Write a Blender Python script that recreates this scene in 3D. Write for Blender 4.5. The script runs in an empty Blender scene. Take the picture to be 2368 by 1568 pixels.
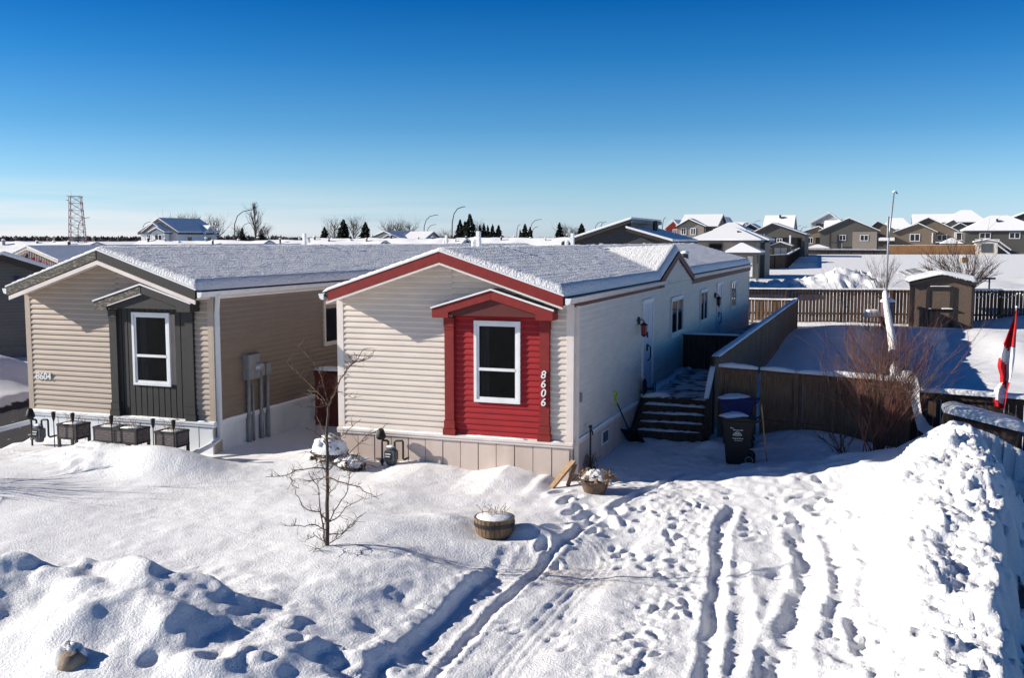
import bpy, bmesh, math, random
import numpy as np
from mathutils import Vector, Matrix
random.seed(7)
S = bpy.context.scene
COL = S.collection
R = math.radians

# ------------------------------------------------------------------ survey
FV = 2361.4                      # focal length for a picture 2368 wide
PIT = math.atan((784 - 555.4) / FV)
H = 4.523                        # camera height above the front yard
CP, SP = math.cos(PIT), math.sin(PIT)
TH = R(19.7)                     # heading of the long side of the homes
CT, ST = math.cos(TH), math.sin(TH)
OX, OY = 1.131, 19.0             # front right corner of the cream home

def atd(x, y, zc):               # surveyed point: bearing + distance
    u = (x - 1184) / FV; v = (y - 784) / FV
    return Vector((zc * u, zc * (CP - v * SP), H + zc * (-SP - v * CP)))
def atz(x, y, z=0.0):
    u = (x - 1184) / FV; v = (y - 784) / FV
    t = (z - H) / (-SP - v * CP)
    return Vector((t * u, t * (CP - v * SP), z))
def W(o, b, z=0.0):              # plot coordinates (out, back, up) -> world
    return Vector((OX + o * CT + b * ST, OY - o * ST + b * CT, z))
def L(p):                        # world -> plot coordinates
    dx, dy = p[0] - OX, p[1] - OY
    return (dx * CT - dy * ST, dx * ST + dy * CT)
def Lz(x, y, z=0.0):
    return L(atz(x, y, z))
def onplane(x, y, b):            # surveyed point on the plane back = b
    u = (x - 1184) / FV; v = (y - 784) / FV
    d = Vector((u, CP - v * SP, -SP - v * CP))
    n = Vector((ST, CT, 0)); p0 = W(0, b, 0) - Vector((0, 0, H))
    p = Vector((0, 0, H)) + d * (p0.dot(n) / d.dot(n))
    o, bb = L(p)
    return o, p.z

# ------------------------------------------------------------------ noise
def vn(x, y, seed=0):
    x = np.asarray(x, float); y = np.asarray(y, float)
    xi = np.floor(x); yi = np.floor(y); fx = x - xi; fy = y - yi
    fx = fx * fx * fx * (fx * (fx * 6 - 15) + 10); fy = fy * fy * fy * (fy * (fy * 6 - 15) + 10)
    def h(a, b):
        a = a.astype(np.int64); b = b.astype(np.int64)
        n = (a * 374761393 + b * 668265263 + seed * 974634777) & 0xffffffff
        n = ((n ^ (n >> 13)) * 1274126177) & 0xffffffff
        return ((n ^ (n >> 16)) & 0xffff) / 32767.5 - 1.0
    return ((h(xi, yi) * (1 - fx) + h(xi + 1, yi) * fx) * (1 - fy)
            + (h(xi, yi + 1) * (1 - fx) + h(xi + 1, yi + 1) * fx) * fy)
def fbm(x, y, s=0, n=4, g=.5):
    r = 0; a = 1
    for i in range(n):
        r = r + a * vn(x * 2 ** i + i * 7.3, y * 2 ** i - i * 3.1, s + i); a *= g
    return r
def ss(a, b, x):
    t = np.clip((x - a) / (b - a), 0, 1); return t * t * (3 - 2 * t)

# ------------------------------------------------------------------ materials
MATS = {}
def nodes(name):
    m = bpy.data.materials.new(name); m.use_nodes = True
    nt = m.node_tree; return m, nt, nt.nodes, nt.links, nt.nodes['Principled BSDF']
def mat(name, c, rough=.7, c2=None, ns=4.0, stretch=(1, 1, 1), bump=0.0, bs=None, metal=0.0, spec=.35, lo=.35, hi=.65, detail=5, bd=.02):
    if name in MATS: return MATS[name]
    m, nt, N, K, P = nodes(name)
    P.inputs['Roughness'].default_value = rough; P.inputs['Metallic'].default_value = metal
    P.inputs['Specular IOR Level'].default_value = spec
    P.inputs['Base Color'].default_value = (*c, 1)
    tc = N.new('ShaderNodeTexCoord'); mp = N.new('ShaderNodeMapping'); mp.inputs['Scale'].default_value = stretch
    K.new(tc.outputs['Object'], mp.inputs[0])
    if c2 is not None:
        t = N.new('ShaderNodeTexNoise'); t.inputs['Scale'].default_value = ns; t.inputs['Detail'].default_value = detail
        K.new(mp.outputs[0], t.inputs['Vector'])
        r = N.new('ShaderNodeValToRGB'); r.color_ramp.elements[0].position = lo; r.color_ramp.elements[1].position = hi
        r.color_ramp.elements[0].color = (*c, 1); r.color_ramp.elements[1].color = (*c2, 1)
        K.new(t.outputs['Fac'], r.inputs[0]); K.new(r.outputs[0], P.inputs['Base Color'])
    if bump:
        t2 = N.new('ShaderNodeTexNoise'); t2.inputs['Scale'].default_value = bs or ns * 3; t2.inputs['Detail'].default_value = 6
        K.new(mp.outputs[0], t2.inputs['Vector'])
        b = N.new('ShaderNodeBump'); b.inputs['Strength'].default_value = bump; b.inputs['Distance'].default_value = bd
        K.new(t2.outputs['Fac'], b.inputs['Height']); K.new(b.outputs[0], P.inputs['Normal'])
    MATS[name] = m
    return m

SNOWC = (.87, .875, .885)
def snow_mat(name, s1, s2, k1, k2, d1=.05, d2=.012, stretch=(1, 1, 1), ground=False):
    m, nt, N, K, P = nodes(name)
    P.inputs['Roughness'].default_value = .62; P.inputs['Specular IOR Level'].default_value = .25
    P.inputs['Base Color'].default_value = (*SNOWC, 1)
    tc = N.new('ShaderNodeTexCoord'); mp = N.new('ShaderNodeMapping'); mp.inputs['Scale'].default_value = stretch
    K.new(tc.outputs['Object'], mp.inputs[0])
    prev = None
    for s, k, d in ((s1, k1, d1), (s2, k2, d2)):
        t = N.new('ShaderNodeTexNoise'); t.inputs['Scale'].default_value = s; t.inputs['Detail'].default_value = 7; t.inputs['Roughness'].default_value = .6
        K.new(mp.outputs[0], t.inputs['Vector'])
        b = N.new('ShaderNodeBump'); b.inputs['Strength'].default_value = k; b.inputs['Distance'].default_value = d
        K.new(t.outputs['Fac'], b.inputs['Height'])
        if prev: K.new(prev.outputs[0], b.inputs['Normal'])
        prev = b
    K.new(prev.outputs[0], P.inputs['Normal'])
    if ground:
        a = N.new('ShaderNodeAttribute'); a.attribute_name = 'asphalt'
        t = N.new('ShaderNodeTexNoise'); t.inputs['Scale'].default_value = 2.2; t.inputs['Detail'].default_value = 8; t.inputs['Roughness'].default_value = .7
        K.new(tc.outputs['Object'], t.inputs['Vector'])
        ad = N.new('ShaderNodeMath'); ad.operation = 'ADD'; K.new(a.outputs['Fac'], ad.inputs[0]); K.new(t.outputs['Fac'], ad.inputs[1])
        r = N.new('ShaderNodeValToRGB'); r.color_ramp.elements[0].position = .93; r.color_ramp.elements[1].position = 1.06
        K.new(ad.outputs[0], r.inputs[0])
        mx = N.new('ShaderNodeMix'); mx.data_type = 'RGBA'
        mx.inputs[6].default_value = (*SNOWC, 1); mx.inputs[7].default_value = (.055, .05, .048, 1)
        K.new(r.outputs[0], mx.inputs[0])
        # tracked-in sand on the drive
        a2 = N.new('ShaderNodeAttribute'); a2.attribute_name = 'dirt'
        t3 = N.new('ShaderNodeTexNoise'); t3.inputs['Scale'].default_value = 14; t3.inputs['Detail'].default_value = 8; t3.inputs['Roughness'].default_value = .75
        K.new(tc.outputs['Object'], t3.inputs['Vector'])
        r3 = N.new('ShaderNodeValToRGB'); r3.color_ramp.elements[0].position = .47; r3.color_ramp.elements[1].position = .62
        K.new(t3.outputs['Fac'], r3.inputs[0])
        ml = N.new('ShaderNodeMath'); ml.operation = 'MULTIPLY'; K.new(a2.outputs['Fac'], ml.inputs[0]); K.new(r3.outputs[0], ml.inputs[1])
        m2 = N.new('ShaderNodeMix'); m2.data_type = 'RGBA'; m2.inputs[7].default_value = (.42, .30, .22, 1)
        K.new(mx.outputs[2], m2.inputs[6]); K.new(ml.outputs[0], m2.inputs[0]); K.new(m2.outputs[2], P.inputs['Base Color'])
    MATS[name] = m
    return m

def shingle_mat(name, c):
    return mat(name, c, .9, tuple(x * 1.7 for x in c), ns=9, bump=.5, bs=30)
SNOW = snow_mat('snow_cover', 14, 60, .35, .35)
GSNOW = snow_mat('snow_ground', 11, 34, .30, .85, .03, .022, ground=True)
RSNOW = snow_mat('snow_roof', 7, 19, .5, 1.0, .035, .05, stretch=(1.3, .9, 1))
FSNOW = snow_mat('snow_far', 2, 8, .2, .2)
def siding(name, c, dirt=.86):
    return mat(name, c, .55, tuple(x * dirt for x in c), ns=1.6, stretch=(1, 1, 3), lo=.3, hi=.8, detail=9, bump=.08, bs=60, bd=.004)
CREAM = siding('cream_vinyl', (.70, .615, .535)); TAUPE = siding('taupe_vinyl', (.44, .36, .29))
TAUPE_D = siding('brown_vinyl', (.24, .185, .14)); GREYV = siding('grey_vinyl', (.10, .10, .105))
CREAM_T = mat('cream_trim', (.74, .67, .62), .5, (.68, .60, .55), ns=3); WHITE = mat('white_trim', (.78, .79, .80), .45, (.70, .71, .72), ns=3)
BEIGE_P = mat('beige_skirting', (.60, .50, .44), .6, (.52, .42, .36), ns=2.5, stretch=(1, 1, .4), bump=.05)
WHITE_P = mat('white_skirting', (.72, .75, .78), .6, (.64, .67, .70), ns=2.5)
RED = mat('red_paint', (.23, .016, .014), .65, (.185, .013, .012), ns=7, bump=.12, bs=50)
REDV = mat('red_vinyl', (.34, .012, .016), .55, (.28, .010, .014), ns=2, stretch=(1, 1, 3), bump=.06, bs=60)
REDD = mat('dark_red_trim', (.12, .02, .018), .6, (.09, .018, .016), ns=5)
CHAR = mat('charcoal_paint', (.036, .034, .033), .65, (.026, .025, .025), ns=6, stretch=(8, 8, 1), bump=.2, bs=30)
CHAR_W = mat('worn_charcoal', (.06, .055, .048), .7, (.30, .26, .20), ns=11, stretch=(1, 1, 2.5), lo=.48, hi=.72, detail=9, bump=.3, bs=30)
WOOD = mat('weathered_wood', (.14, .08, .048), .85, (.24, .15, .092), ns=5, stretch=(7, 7, .6), bump=.35, bs=14)
WOOD_D = mat('dark_stained_wood', (.058, .036, .025), .85, (.105, .070, .048), ns=5, stretch=(7, 7, .6), bump=.35, bs=14)
WOOD_O = mat('new_cedar_wood', (.60, .25, .08), .8, (.80, .42, .18), ns=3, stretch=(5, 5, .4), bump=.2, bs=14)
WOOD_B = mat('bright_wood', (.40, .26, .15), .8, (.28, .18, .10), ns=6, stretch=(4, 4, .6), bump=.2)
BLACK = mat('black_plastic', (.006, .006, .007), .6, (.010, .010, .011), ns=9); BLUEP = mat('blue_plastic', (.008, .012, .10), .55, (.012, .018, .13), ns=6)
IRON = mat('black_iron', (.02, .02, .022), .5, (.035, .03, .03), ns=14, bump=.1); GREYM = mat('grey_metal', (.30, .31, .32), .45, (.24, .25, .26), ns=6, metal=.2)
DGREY = mat('dark_grey_meter', (.10, .11, .12), .5, (.07, .08, .09), ns=6); STEEL = mat('galvanised_steel', (.42, .43, .45), .4, (.34, .35, .37), ns=8, metal=.4)
BARK = mat('brown_bark', (.06, .042, .032), .9, (.11, .085, .07), ns=18, stretch=(1, 1, .3), bump=.4, bs=40)
TWIG = mat('bare_twigs', (.10, .062, .04), .8, (.15, .10, .07), ns=8); TWIGF = mat('far_twigs', (.075, .06, .055), .9, (.13, .105, .10), ns=3)
RTWIG = mat('red_twigs', (.14, .045, .028), .7, (.20, .09, .06), ns=6); DTWIG = mat('dark_red_twigs', (.085, .032, .032), .75, (.13, .055, .05), ns=6)
NEEDLE = mat('spruce_needles', (.016, .026, .018), .85, (.035, .045, .028), ns=2.0); STRAW = mat('dry_stems', (.33, .23, .13), .8, (.22, .14, .08), ns=20)
ASPH = mat('shingle', (.035, .035, .038), .9, (.07, .07, .072), ns=12, bump=.4, bs=40)
CLAY = mat('flower_pot', (.09, .055, .04), .7, (.13, .085, .06), ns=8); STONE = mat('boulder', (.20, .15, .11), .85, (.34, .28, .22), ns=6, bump=.5)
OAK = mat('barrel_oak', (.12, .075, .045), .8, (.22, .15, .09), ns=4, stretch=(9, 9, .6), bump=.3); CARD = mat('brown_board', (.13, .085, .06), .75, (.16, .105, .075), ns=4)
CARD2 = mat('board_print', (.045, .02, .018), .8); LIME = mat('lime_plastic', (.42, .62, .03), .4, (.36, .55, .03), ns=5)
FLAGR = mat('flag_red', (.55, .012, .02), .7, (.48, .01, .018), ns=6); FLAGW = mat('flag_white', (.75, .75, .78), .7, (.70, .70, .73), ns=6)
DOORW = mat('door_white', (.55, .62, .72), .4, (.50, .57, .67), ns=2); TAN = siding('tan_siding', (.20, .155, .11)); GREYS = siding('warm_grey_siding', (.27, .235, .20))
LGREY = siding('pale_grey_siding', (.40, .41, .43)); DSLATE = siding('slate_siding', (.055, .055, .06)); OLIVE = siding('olive_grey_siding', (.10, .095, .085)); WHS = siding('white_siding', (.62, .64, .68))
REDS = siding('brick_red_siding', (.36, .05, .03)); CREAMB = mat('cream_paint', (.66, .60, .50), .6, (.58, .52, .43), ns=4); TOWR = mat('tower_red', (.42, .09, .07), .6, (.36, .08, .07), ns=3)
SHEDP = mat('shed_panel', (.11, .075, .052), .85, (.21, .155, .115), ns=26, bump=.4, bs=40); SHEDT = mat('shed_trim', (.025, .021, .019), .6, (.035, .03, .028), ns=6)
PURP = mat('plum_cover', (.10, .06, .085), .6, (.13, .085, .11), ns=5); CURT = mat('curtain_cloth', (.50, .52, .55), .9, (.42, .44, .48), ns=10, stretch=(6, 6, .3)); INK = mat('white_print', (.6, .6, .6), .6)
UNLIT = mat('unlit_black', (.012, .012, .013), .9); LITE = mat('red_lamp_glass', (.5, .03, .02), .25, (.6, .08, .05), ns=20)  # near-black colour standing in for unlit rooms and porch shade
PLANT = mat('grey_brown_board', (.085, .07, .072), .85, (.20, .165, .165), ns=5, stretch=(2, 2, 14), bump=.3, bs=20); BOLT = mat('bulb_white', (.8, .8, .78), .3)
def glass_mat(name, clear):
    m, nt, N, K, P = nodes(name)
    P.inputs['Base Color'].default_value = (.010, .012, .015, 1); P.inputs['Roughness'].default_value = .04; P.inputs['Specular IOR Level'].default_value = .5
    if clear:
        out = [n for n in N if n.type == 'OUTPUT_MATERIAL'][0]
        tr = N.new('ShaderNodeBsdfTransparent'); tr.inputs[0].default_value = (.42, .44, .46, 1)
        gl = N.new('ShaderNodeBsdfGlossy'); gl.inputs['Roughness'].default_value = .03
        fr = N.new('ShaderNodeFresnel'); fr.inputs['IOR'].default_value = 1.26
        tc = N.new('ShaderNodeTexCoord'); t = N.new('ShaderNodeTexNoise'); t.inputs['Scale'].default_value = 2.2; t.inputs['Detail'].default_value = 4
        K.new(tc.outputs['Object'], t.inputs['Vector'])
        b = N.new('ShaderNodeBump'); b.inputs['Strength'].default_value = .5; b.inputs['Distance'].default_value = .06
        K.new(t.outputs['Fac'], b.inputs['Height']); K.new(b.outputs[0], gl.inputs['Normal'])
        mx = N.new('ShaderNodeMixShader'); K.new(fr.outputs[0], mx.inputs[0]); K.new(tr.outputs[0], mx.inputs[1]); K.new(gl.outputs[0], mx.inputs[2])
        K.new(mx.outputs[0], out.inputs['Surface'])
    MATS[name] = m; return m
GLASS = glass_mat('window_glass', False); CLEAR = glass_mat('clear_window_glass', True)

# ------------------------------------------------------------------ mesh builder
class MB:
    def __init__(s): s.v = []; s.f = []; s.mi = []; s.cur = 0
    def add(s, vs, fs):
        n = len(s.v); s.v += [tuple(p) for p in vs]; s.f += [tuple(i + n for i in f) for f in fs]; s.mi += [s.cur] * len(fs); return s
    def box(s, x0, y0, z0, x1, y1, z1):
        return s.add([(x0, y0, z0), (x1, y0, z0), (x1, y1, z0), (x0, y1, z0), (x0, y0, z1), (x1, y0, z1), (x1, y1, z1), (x0, y1, z1)],
                     [(0, 3, 2, 1), (4, 5, 6, 7), (0, 1, 5, 4), (1, 2, 6, 5), (2, 3, 7, 6), (3, 0, 4, 7)])
    def bar(s, a, b, w, h, up=(0, 0, 1)):           # box beam from a to b
        a, b = Vector(a), Vector(b); d = (b - a).normalized(); u = Vector(up)
        r = d.cross(u)
        if r.length < 1e-4: r = d.cross(Vector((1, 0, 0)))
        r.normalize(); u = r.cross(d).normalized()
        vs = [p + r * (i * w / 2) + u * (j * h / 2) for p in (a, b) for i, j in ((-1, -1), (1, -1), (1, 1), (-1, 1))]
        return s.add(vs, [(0, 1, 2, 3), (7, 6, 5, 4), (0, 4, 5, 1), (1, 5, 6, 2), (2, 6, 7, 3), (3, 7, 4, 0)])
    def prism(s, pts, a0, a1, ax='y'):              # polygon pushed along an axis
        n = len(pts)
        f = {'y': lambda p, a: (p[0], a, p[1]), 'x': lambda p, a: (a, p[0], p[1]), 'z': lambda p, a: (p[0], p[1], a)}[ax]
        vs = [f(p, a0) for p in pts] + [f(p, a1) for p in pts]
        return s.add(vs, [tuple(range(n)), tuple(range(2 * n - 1, n - 1, -1))] + [(i, n + i, n + (i + 1) % n, (i + 1) % n) for i in range(n)])
    def tube(s, path, rad, n=6):
        path = [Vector(p) for p in path]; m = len(path)
        rad = rad if isinstance(rad, (list, tuple)) else [rad] * m
        vs = []; prev = None
        for i, p in enumerate(path):
            d = (path[min(i + 1, m - 1)] - path[max(i - 1, 0)])
            if d.length < 1e-9: d = Vector((0, 0, 1))
            d.normalize()
            if prev is None:
                r = d.cross(Vector((0, 0, 1)))
                if r.length < 1e-3: r = Vector((1, 0, 0))
            else: r = prev - d * prev.dot(d)
            r.normalize(); prev = r; q = d.cross(r)
            vs += [p + (r * math.cos(2 * math.pi * k / n) + q * math.sin(2 * math.pi * k / n)) * rad[i] for k in range(n)]
        fs = [(i * n + k, i * n + (k + 1) % n, (i + 1) * n + (k + 1) % n, (i + 1) * n + k) for i in range(m - 1) for k in range(n)]
        fs += [tuple(range(n - 1, -1, -1)), tuple(range((m - 1) * n, m * n))]
        return s.add(vs, fs)
    def lathe(s, prof, c=(0, 0, 0), n=20, sx=1, sy=1):
        m = len(prof); vs = []
        for r, z in prof: vs += [(c[0] + r * math.cos(2 * math.pi * k / n) * sx, c[1] + r * math.sin(2 * math.pi * k / n) * sy, c[2] + z) for k in range(n)]
        fs = [(i * n + k, i * n + (k + 1) % n, (i + 1) * n + (k + 1) % n, (i + 1) * n + k) for i in range(m - 1) for k in range(n)]
        fs += [tuple(range(n - 1, -1, -1)), tuple(range((m - 1) * n, m * n))]
        return s.add(vs, fs)
    def grid(s, P):                                  # P[i][j] -> surface
        n = len(P); m = len(P[0])
        return s.add([p for r in P for p in r], [(i * m + j, i * m + j + 1, (i + 1) * m + j + 1, (i + 1) * m + j) for i in range(n - 1) for j in range(m - 1)])
    def strip(s, path, wid, hei, amp=.15, seg=.12, seed=0, n=8):   # a rounded cap of snow lying along a path
        pts = [Vector(p) for p in path]; out = []
        for a, b in zip(pts, pts[1:]):
            k = max(1, int((b - a).length / seg)); out += [a.lerp(b, i / k) for i in range(k)]
        out.append(pts[-1]); rows = []; rnd = random.Random(seed + len(out)); m = len(out)
        for i, p in enumerate(out):
            d = (out[min(i + 1, m - 1)] - out[max(i - 1, 0)]); d.z = 0; d.normalize(); r = Vector((d.y, -d.x, 0))
            e = min(1, (i + .6) / 2.2, (m - i - .4) / 2.2); e = math.sqrt(max(.15, e))
            t = i * seg
            w = wid / 2 * (1 + amp * float(vn(t * 1.7, seed + .5, 3)) + amp * .5 * rnd.uniform(-1, 1)) * (.7 + .3 * e)
            h = hei * e * (1 + 1.6 * amp * float(vn(t * .9, seed + 9.5, 5)) + amp * .5 * rnd.uniform(-1, 1))
            row = []
            for k in range(n + 1):
                a = math.pi * k / n; ca = math.cos(a); sa = math.sin(a)
                row.append(p + r * (w * math.copysign(abs(ca) ** .6, ca)) + Vector((0, 0, h * (sa ** .7) - .01)))
            rows.append(row)
        s.grid(rows); n1 = n + 1; base = len(s.v) - len(rows) * n1
        s.f.append(tuple(base + k for k in range(n1))); s.mi.append(s.cur)
        s.f.append(tuple(base + (len(rows) - 1) * n1 + k for k in range(n, -1, -1))); s.mi.append(s.cur)
        return s
    def lap(s, org, du, n, u0, u1, z0, z1, row, dep, clip=None):   # lapped boards on a wall: du along, n outward
        org, du, n = Vector(org), Vector(du), Vector(n); z = z0
        while z < z1 - 1e-4:
            zt = min(z + row, z1); zm = z + (zt - z) * .28
            def lim(zz):
                if clip is None: return u0, u1
                a, b = clip(zz); return max(a, u0), min(b, u1)
            a0, b0 = lim(z); a1, b1 = lim(zt); am, bm = lim(zm)
            if b0 - a0 > .01:
                if b1 < a1: a1 = b1 = (a1 + b1) / 2
                U = Vector((0, 0, 1)); t = (zt - z) / row
                p = lambda u, zz, d: org + du * u + U * zz + n * d
                s.add([p(a0, z, .002), p(b0, z, .002), p(b0, z, dep), p(a0, z, dep), p(am, zm, dep * .97), p(bm, zm, dep * .97),
                       p(b1, zt, .002), p(a1, zt, .002)], [(0, 1, 2, 3), (3, 2, 5, 4), (4, 5, 6, 7)])
            z = zt
        return s
    def build(s, name, m, parent=None, smooth=False, bevel=0, loc=None, rz=None, norm=True):
        me = bpy.data.meshes.new(name)
        if norm or bevel:
            bm = bmesh.new(); vs = [bm.verts.new(p) for p in s.v]
            for f, k in zip(s.f, s.mi):
                try: bf = bm.faces.new([vs[i] for i in f]); bf.material_index = k; bf.smooth = smooth
                except ValueError: pass
            bmesh.ops.recalc_face_normals(bm, faces=bm.faces)
            if bevel:
                bmesh.ops.bevel(bm, geom=[e for e in bm.edges if e.is_manifold and e.calc_face_angle(0) > .5], offset=bevel, segments=2, affect='EDGES', clamp_overlap=True)
            bm.to_mesh(me); bm.free()
        else:
            me.from_pydata(s.v, [], s.f); me.polygons.foreach_set('material_index', s.mi)
            me.polygons.foreach_set('use_smooth', [smooth] * len(s.f))
        for k in (m if isinstance(m, (list, tuple)) else [m]): me.materials.append(k)
        o = bpy.data.objects.new(name, me); COL.objects.link(o)
        if parent: o.parent = parent
        if loc is not None: o.location = loc
        if rz is not None: o.rotation_euler.z = rz
        return o

def tag(o, label, cat, group=None):
    o['label'] = label; o['category'] = cat
    if group: o['group'] = group
    return o
def thing(name, label, cat, loc=(0, 0, 0), rz=-TH, group=None):
    o = bpy.data.objects.new(name, None); COL.objects.link(o); o.location = loc; o.rotation_euler = (0, 0, rz); o.empty_display_size = .2
    return tag(o, label, cat, group)
def dup(o, parent=None):
    c = o.copy(); COL.objects.link(c)
    if parent is not None: c.parent = parent
    for ch in list(o.children): dup(ch, c)
    return c
def text(body, size, m, parent, loc, rot=(R(90), 0, 0), name='house_number', shear=.18, ext=.012, align='CENTER'):
    cu = bpy.data.curves.new(name, 'FONT'); cu.body = body; cu.size = size; cu.extrude = ext; cu.shear = shear; cu.align_x = align; cu.offset = size * .012
    tmp = bpy.data.objects.new(name, cu); COL.objects.link(tmp); bpy.context.view_layer.update()
    me = bpy.data.meshes.new_from_object(tmp.evaluated_get(bpy.context.evaluated_depsgraph_get())); bpy.data.objects.remove(tmp); bpy.data.curves.remove(cu)
    me.materials.clear(); me.materials.append(m)
    o = bpy.data.objects.new(name, me); COL.objects.link(o); o.parent = parent; o.location = loc; o.rotation_euler = rot
    return o

# ------------------------------------------------------------------ the snow covered ground
def poly_near(o, b, pts):
    best = np.full(o.shape, 1e9); hv = np.zeros(o.shape); sd = np.zeros(o.shape); al = np.zeros(o.shape); acc = 0
    for p, q in zip(pts, pts[1:]):
        dx, dy = q[0] - p[0], q[1] - p[1]; l = math.hypot(dx, dy)
        t = np.clip(((o - p[0]) * dx + (b - p[1]) * dy) / (l * l), 0, 1)
        ex = o - p[0] - t * dx; ey = b - p[1] - t * dy; d = np.hypot(ex, ey); m = d < best
        best = np.where(m, d, best); sd = np.where(m, np.sign(ex * dy - ey * dx), sd); al = np.where(m, acc + t * l, al)
        if len(p) > 2: hv = np.where(m, p[2] + (q[2] - p[2]) * t, hv)
        acc += l
    return best, hv, sd, al
def bump(o, b, c, rx, ry, h, rot=0.0):
    x = o - c[0]; y = b - c[1]; cr, sr = math.cos(rot), math.sin(rot)
    u = (x * cr + y * sr) / rx; v = (-x * sr + y * cr) / ry
    return h * np.exp(-(u * u + v * v))
DRIFT_O = [-6.5, -5.6, -4.87, -4.42, -4.13, -3.64, -3.26, -2.88, -2.32, -1.96, -1.5, -1.24, -.93, -.62, -.45, -.19, .3]
DRIFT_Z = [.10, .22, .33, .18, .09, .09, .13, .14, .07, .02, .09, .15, .09, .02, .05, -.05, .0]
rng = np.random.RandomState(5)
_tr = lambda pts, z=-.3: [Lz(x, y, z) for x, y in pts]
EDGE = _tr([(760, 1660), (850, 1556), (940, 1472), (1040, 1385), (1130, 1312), (1196, 1274)], -.12)
RUTS = [(_tr([(880, 1620), (1000, 1480), (1100, 1375), (1180, 1300)]), .10, .012, .0),
        (_tr([(985, 1600), (1140, 1425), (1225, 1350), (1290, 1288), (1370, 1235), (1450, 1188), (1590, 1130)]), .085, .06, .022),
        (_tr([(1150, 1600), (1290, 1440), (1395, 1310), (1500, 1215)]), .30, .025, .01),
        (_tr([(1632, 1600), (1650, 1440), (1664, 1330), (1662, 1268), (1690, 1215)]), .12, .075, .045),
        (_tr([(1700, 1600), (1712, 1430), (1705, 1330)]), .14, .03, .05),
        (_tr([(1818, 1600), (1836, 1480), (1872, 1390), (1868, 1320), (1845, 1268)]), .19, .11, .06),
        (_tr([(1930, 1470), (1944, 1390), (1928, 1320), (1905, 1282)]), .13, .075, .045),
        (_tr([(1772, 1600), (1785, 1535)]), .17, .13, .05),
        (_tr([(1968, 1480), (1990, 1560)]), .10, .08, .04)]
CRUMB = _tr([(1420, 1600), (1490, 1470), (1560, 1360), (1600, 1270), (1560, 1215), (1600, 1150)])
PRINTS = []
def _pr(cx, cy, sx, sy, n, dep=(.05, .11), sz=(.07, .13)):
    for _ in range(n):
        x = rng.uniform(cx - sx, cx + sx); y = rng.uniform(cy - sy, cy + sy)
        PRINTS.append((*Lz(x, y, -.2), rng.uniform(*sz), rng.uniform(*dep), rng.uniform(-.9, .5), rng.uniform(1.5, 2.4)))
for x, y in [(1292, 1150), (1305, 1170), (1325, 1160), (1340, 1180), (1318, 1190), (1350, 1200), (1335, 1215), (1375, 1190), (1285, 1228), (1368, 1228), (1255, 1265), (1285, 1290), (1398, 1210), (1310, 1255), (1425, 1190)]:
    PRINTS.append((*Lz(x, y, -.1), rng.uniform(.08, .13), rng.uniform(.07, .13), rng.uniform(-.8, .2), rng.uniform(1.5, 2.2)))
_pr(1540, 1230, 80, 50, 20, (.02, .05), (.05, .08)); _pr(1700, 1215, 140, 50, 22, (.02, .05), (.05, .08)); _pr(1560, 1350, 45, 70, 14, (.03, .06), (.05, .09)); _pr(1490, 1490, 45, 70, 10, (.03, .06), (.05, .09))
_pr(1890, 1200, 55, 60, 14, (.05, .11), (.08, .13)); _pr(1460, 1260, 60, 50, 14, (.02, .05), (.05, .10)); _pr(1230, 1450, 130, 90, 14, (.012, .03), (.04, .08))
_pr(1960, 1500, 60, 60, 6, (.02, .05))
for x, y, s, d in [(760, 1515, .22, .16), (828, 1530, .30, .2), (690, 1500, .09, .08), (600, 1548, .2, .12), (500, 1555, .17, .08), (350, 1562, .1, .07), (880, 1500, .12, .08), (1880, 1225, .2, .16), (1800, 1300, .16, .1), (1960, 1310, .14, .1)]:
    PRINTS.append((*Lz(x, y, 0), s, d * .55, -.3, 1.3))
BANK = [(4.2, 1.9, .22), (5.0, 2.15, .45), (5.9, 2.25, .60), (6.78, 2.6, 1.06), (6.98, 1.2, .98), (6.95, -1.6, .78), (6.7, -4.2, .52), (6.6, -6.5, .38), (6.5, -9, .3)]
PILE = [(-9, -9.9, .35), (-6.5, -9.4, .50), (-4.6, -9.0, .55), (-3.9, -8.65, .5), (-3.15, -8.35, .58), (-2.5, -8.5, .54), (-1.9, -8.65, .34), (-1.2, -8.6, .08)]

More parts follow.
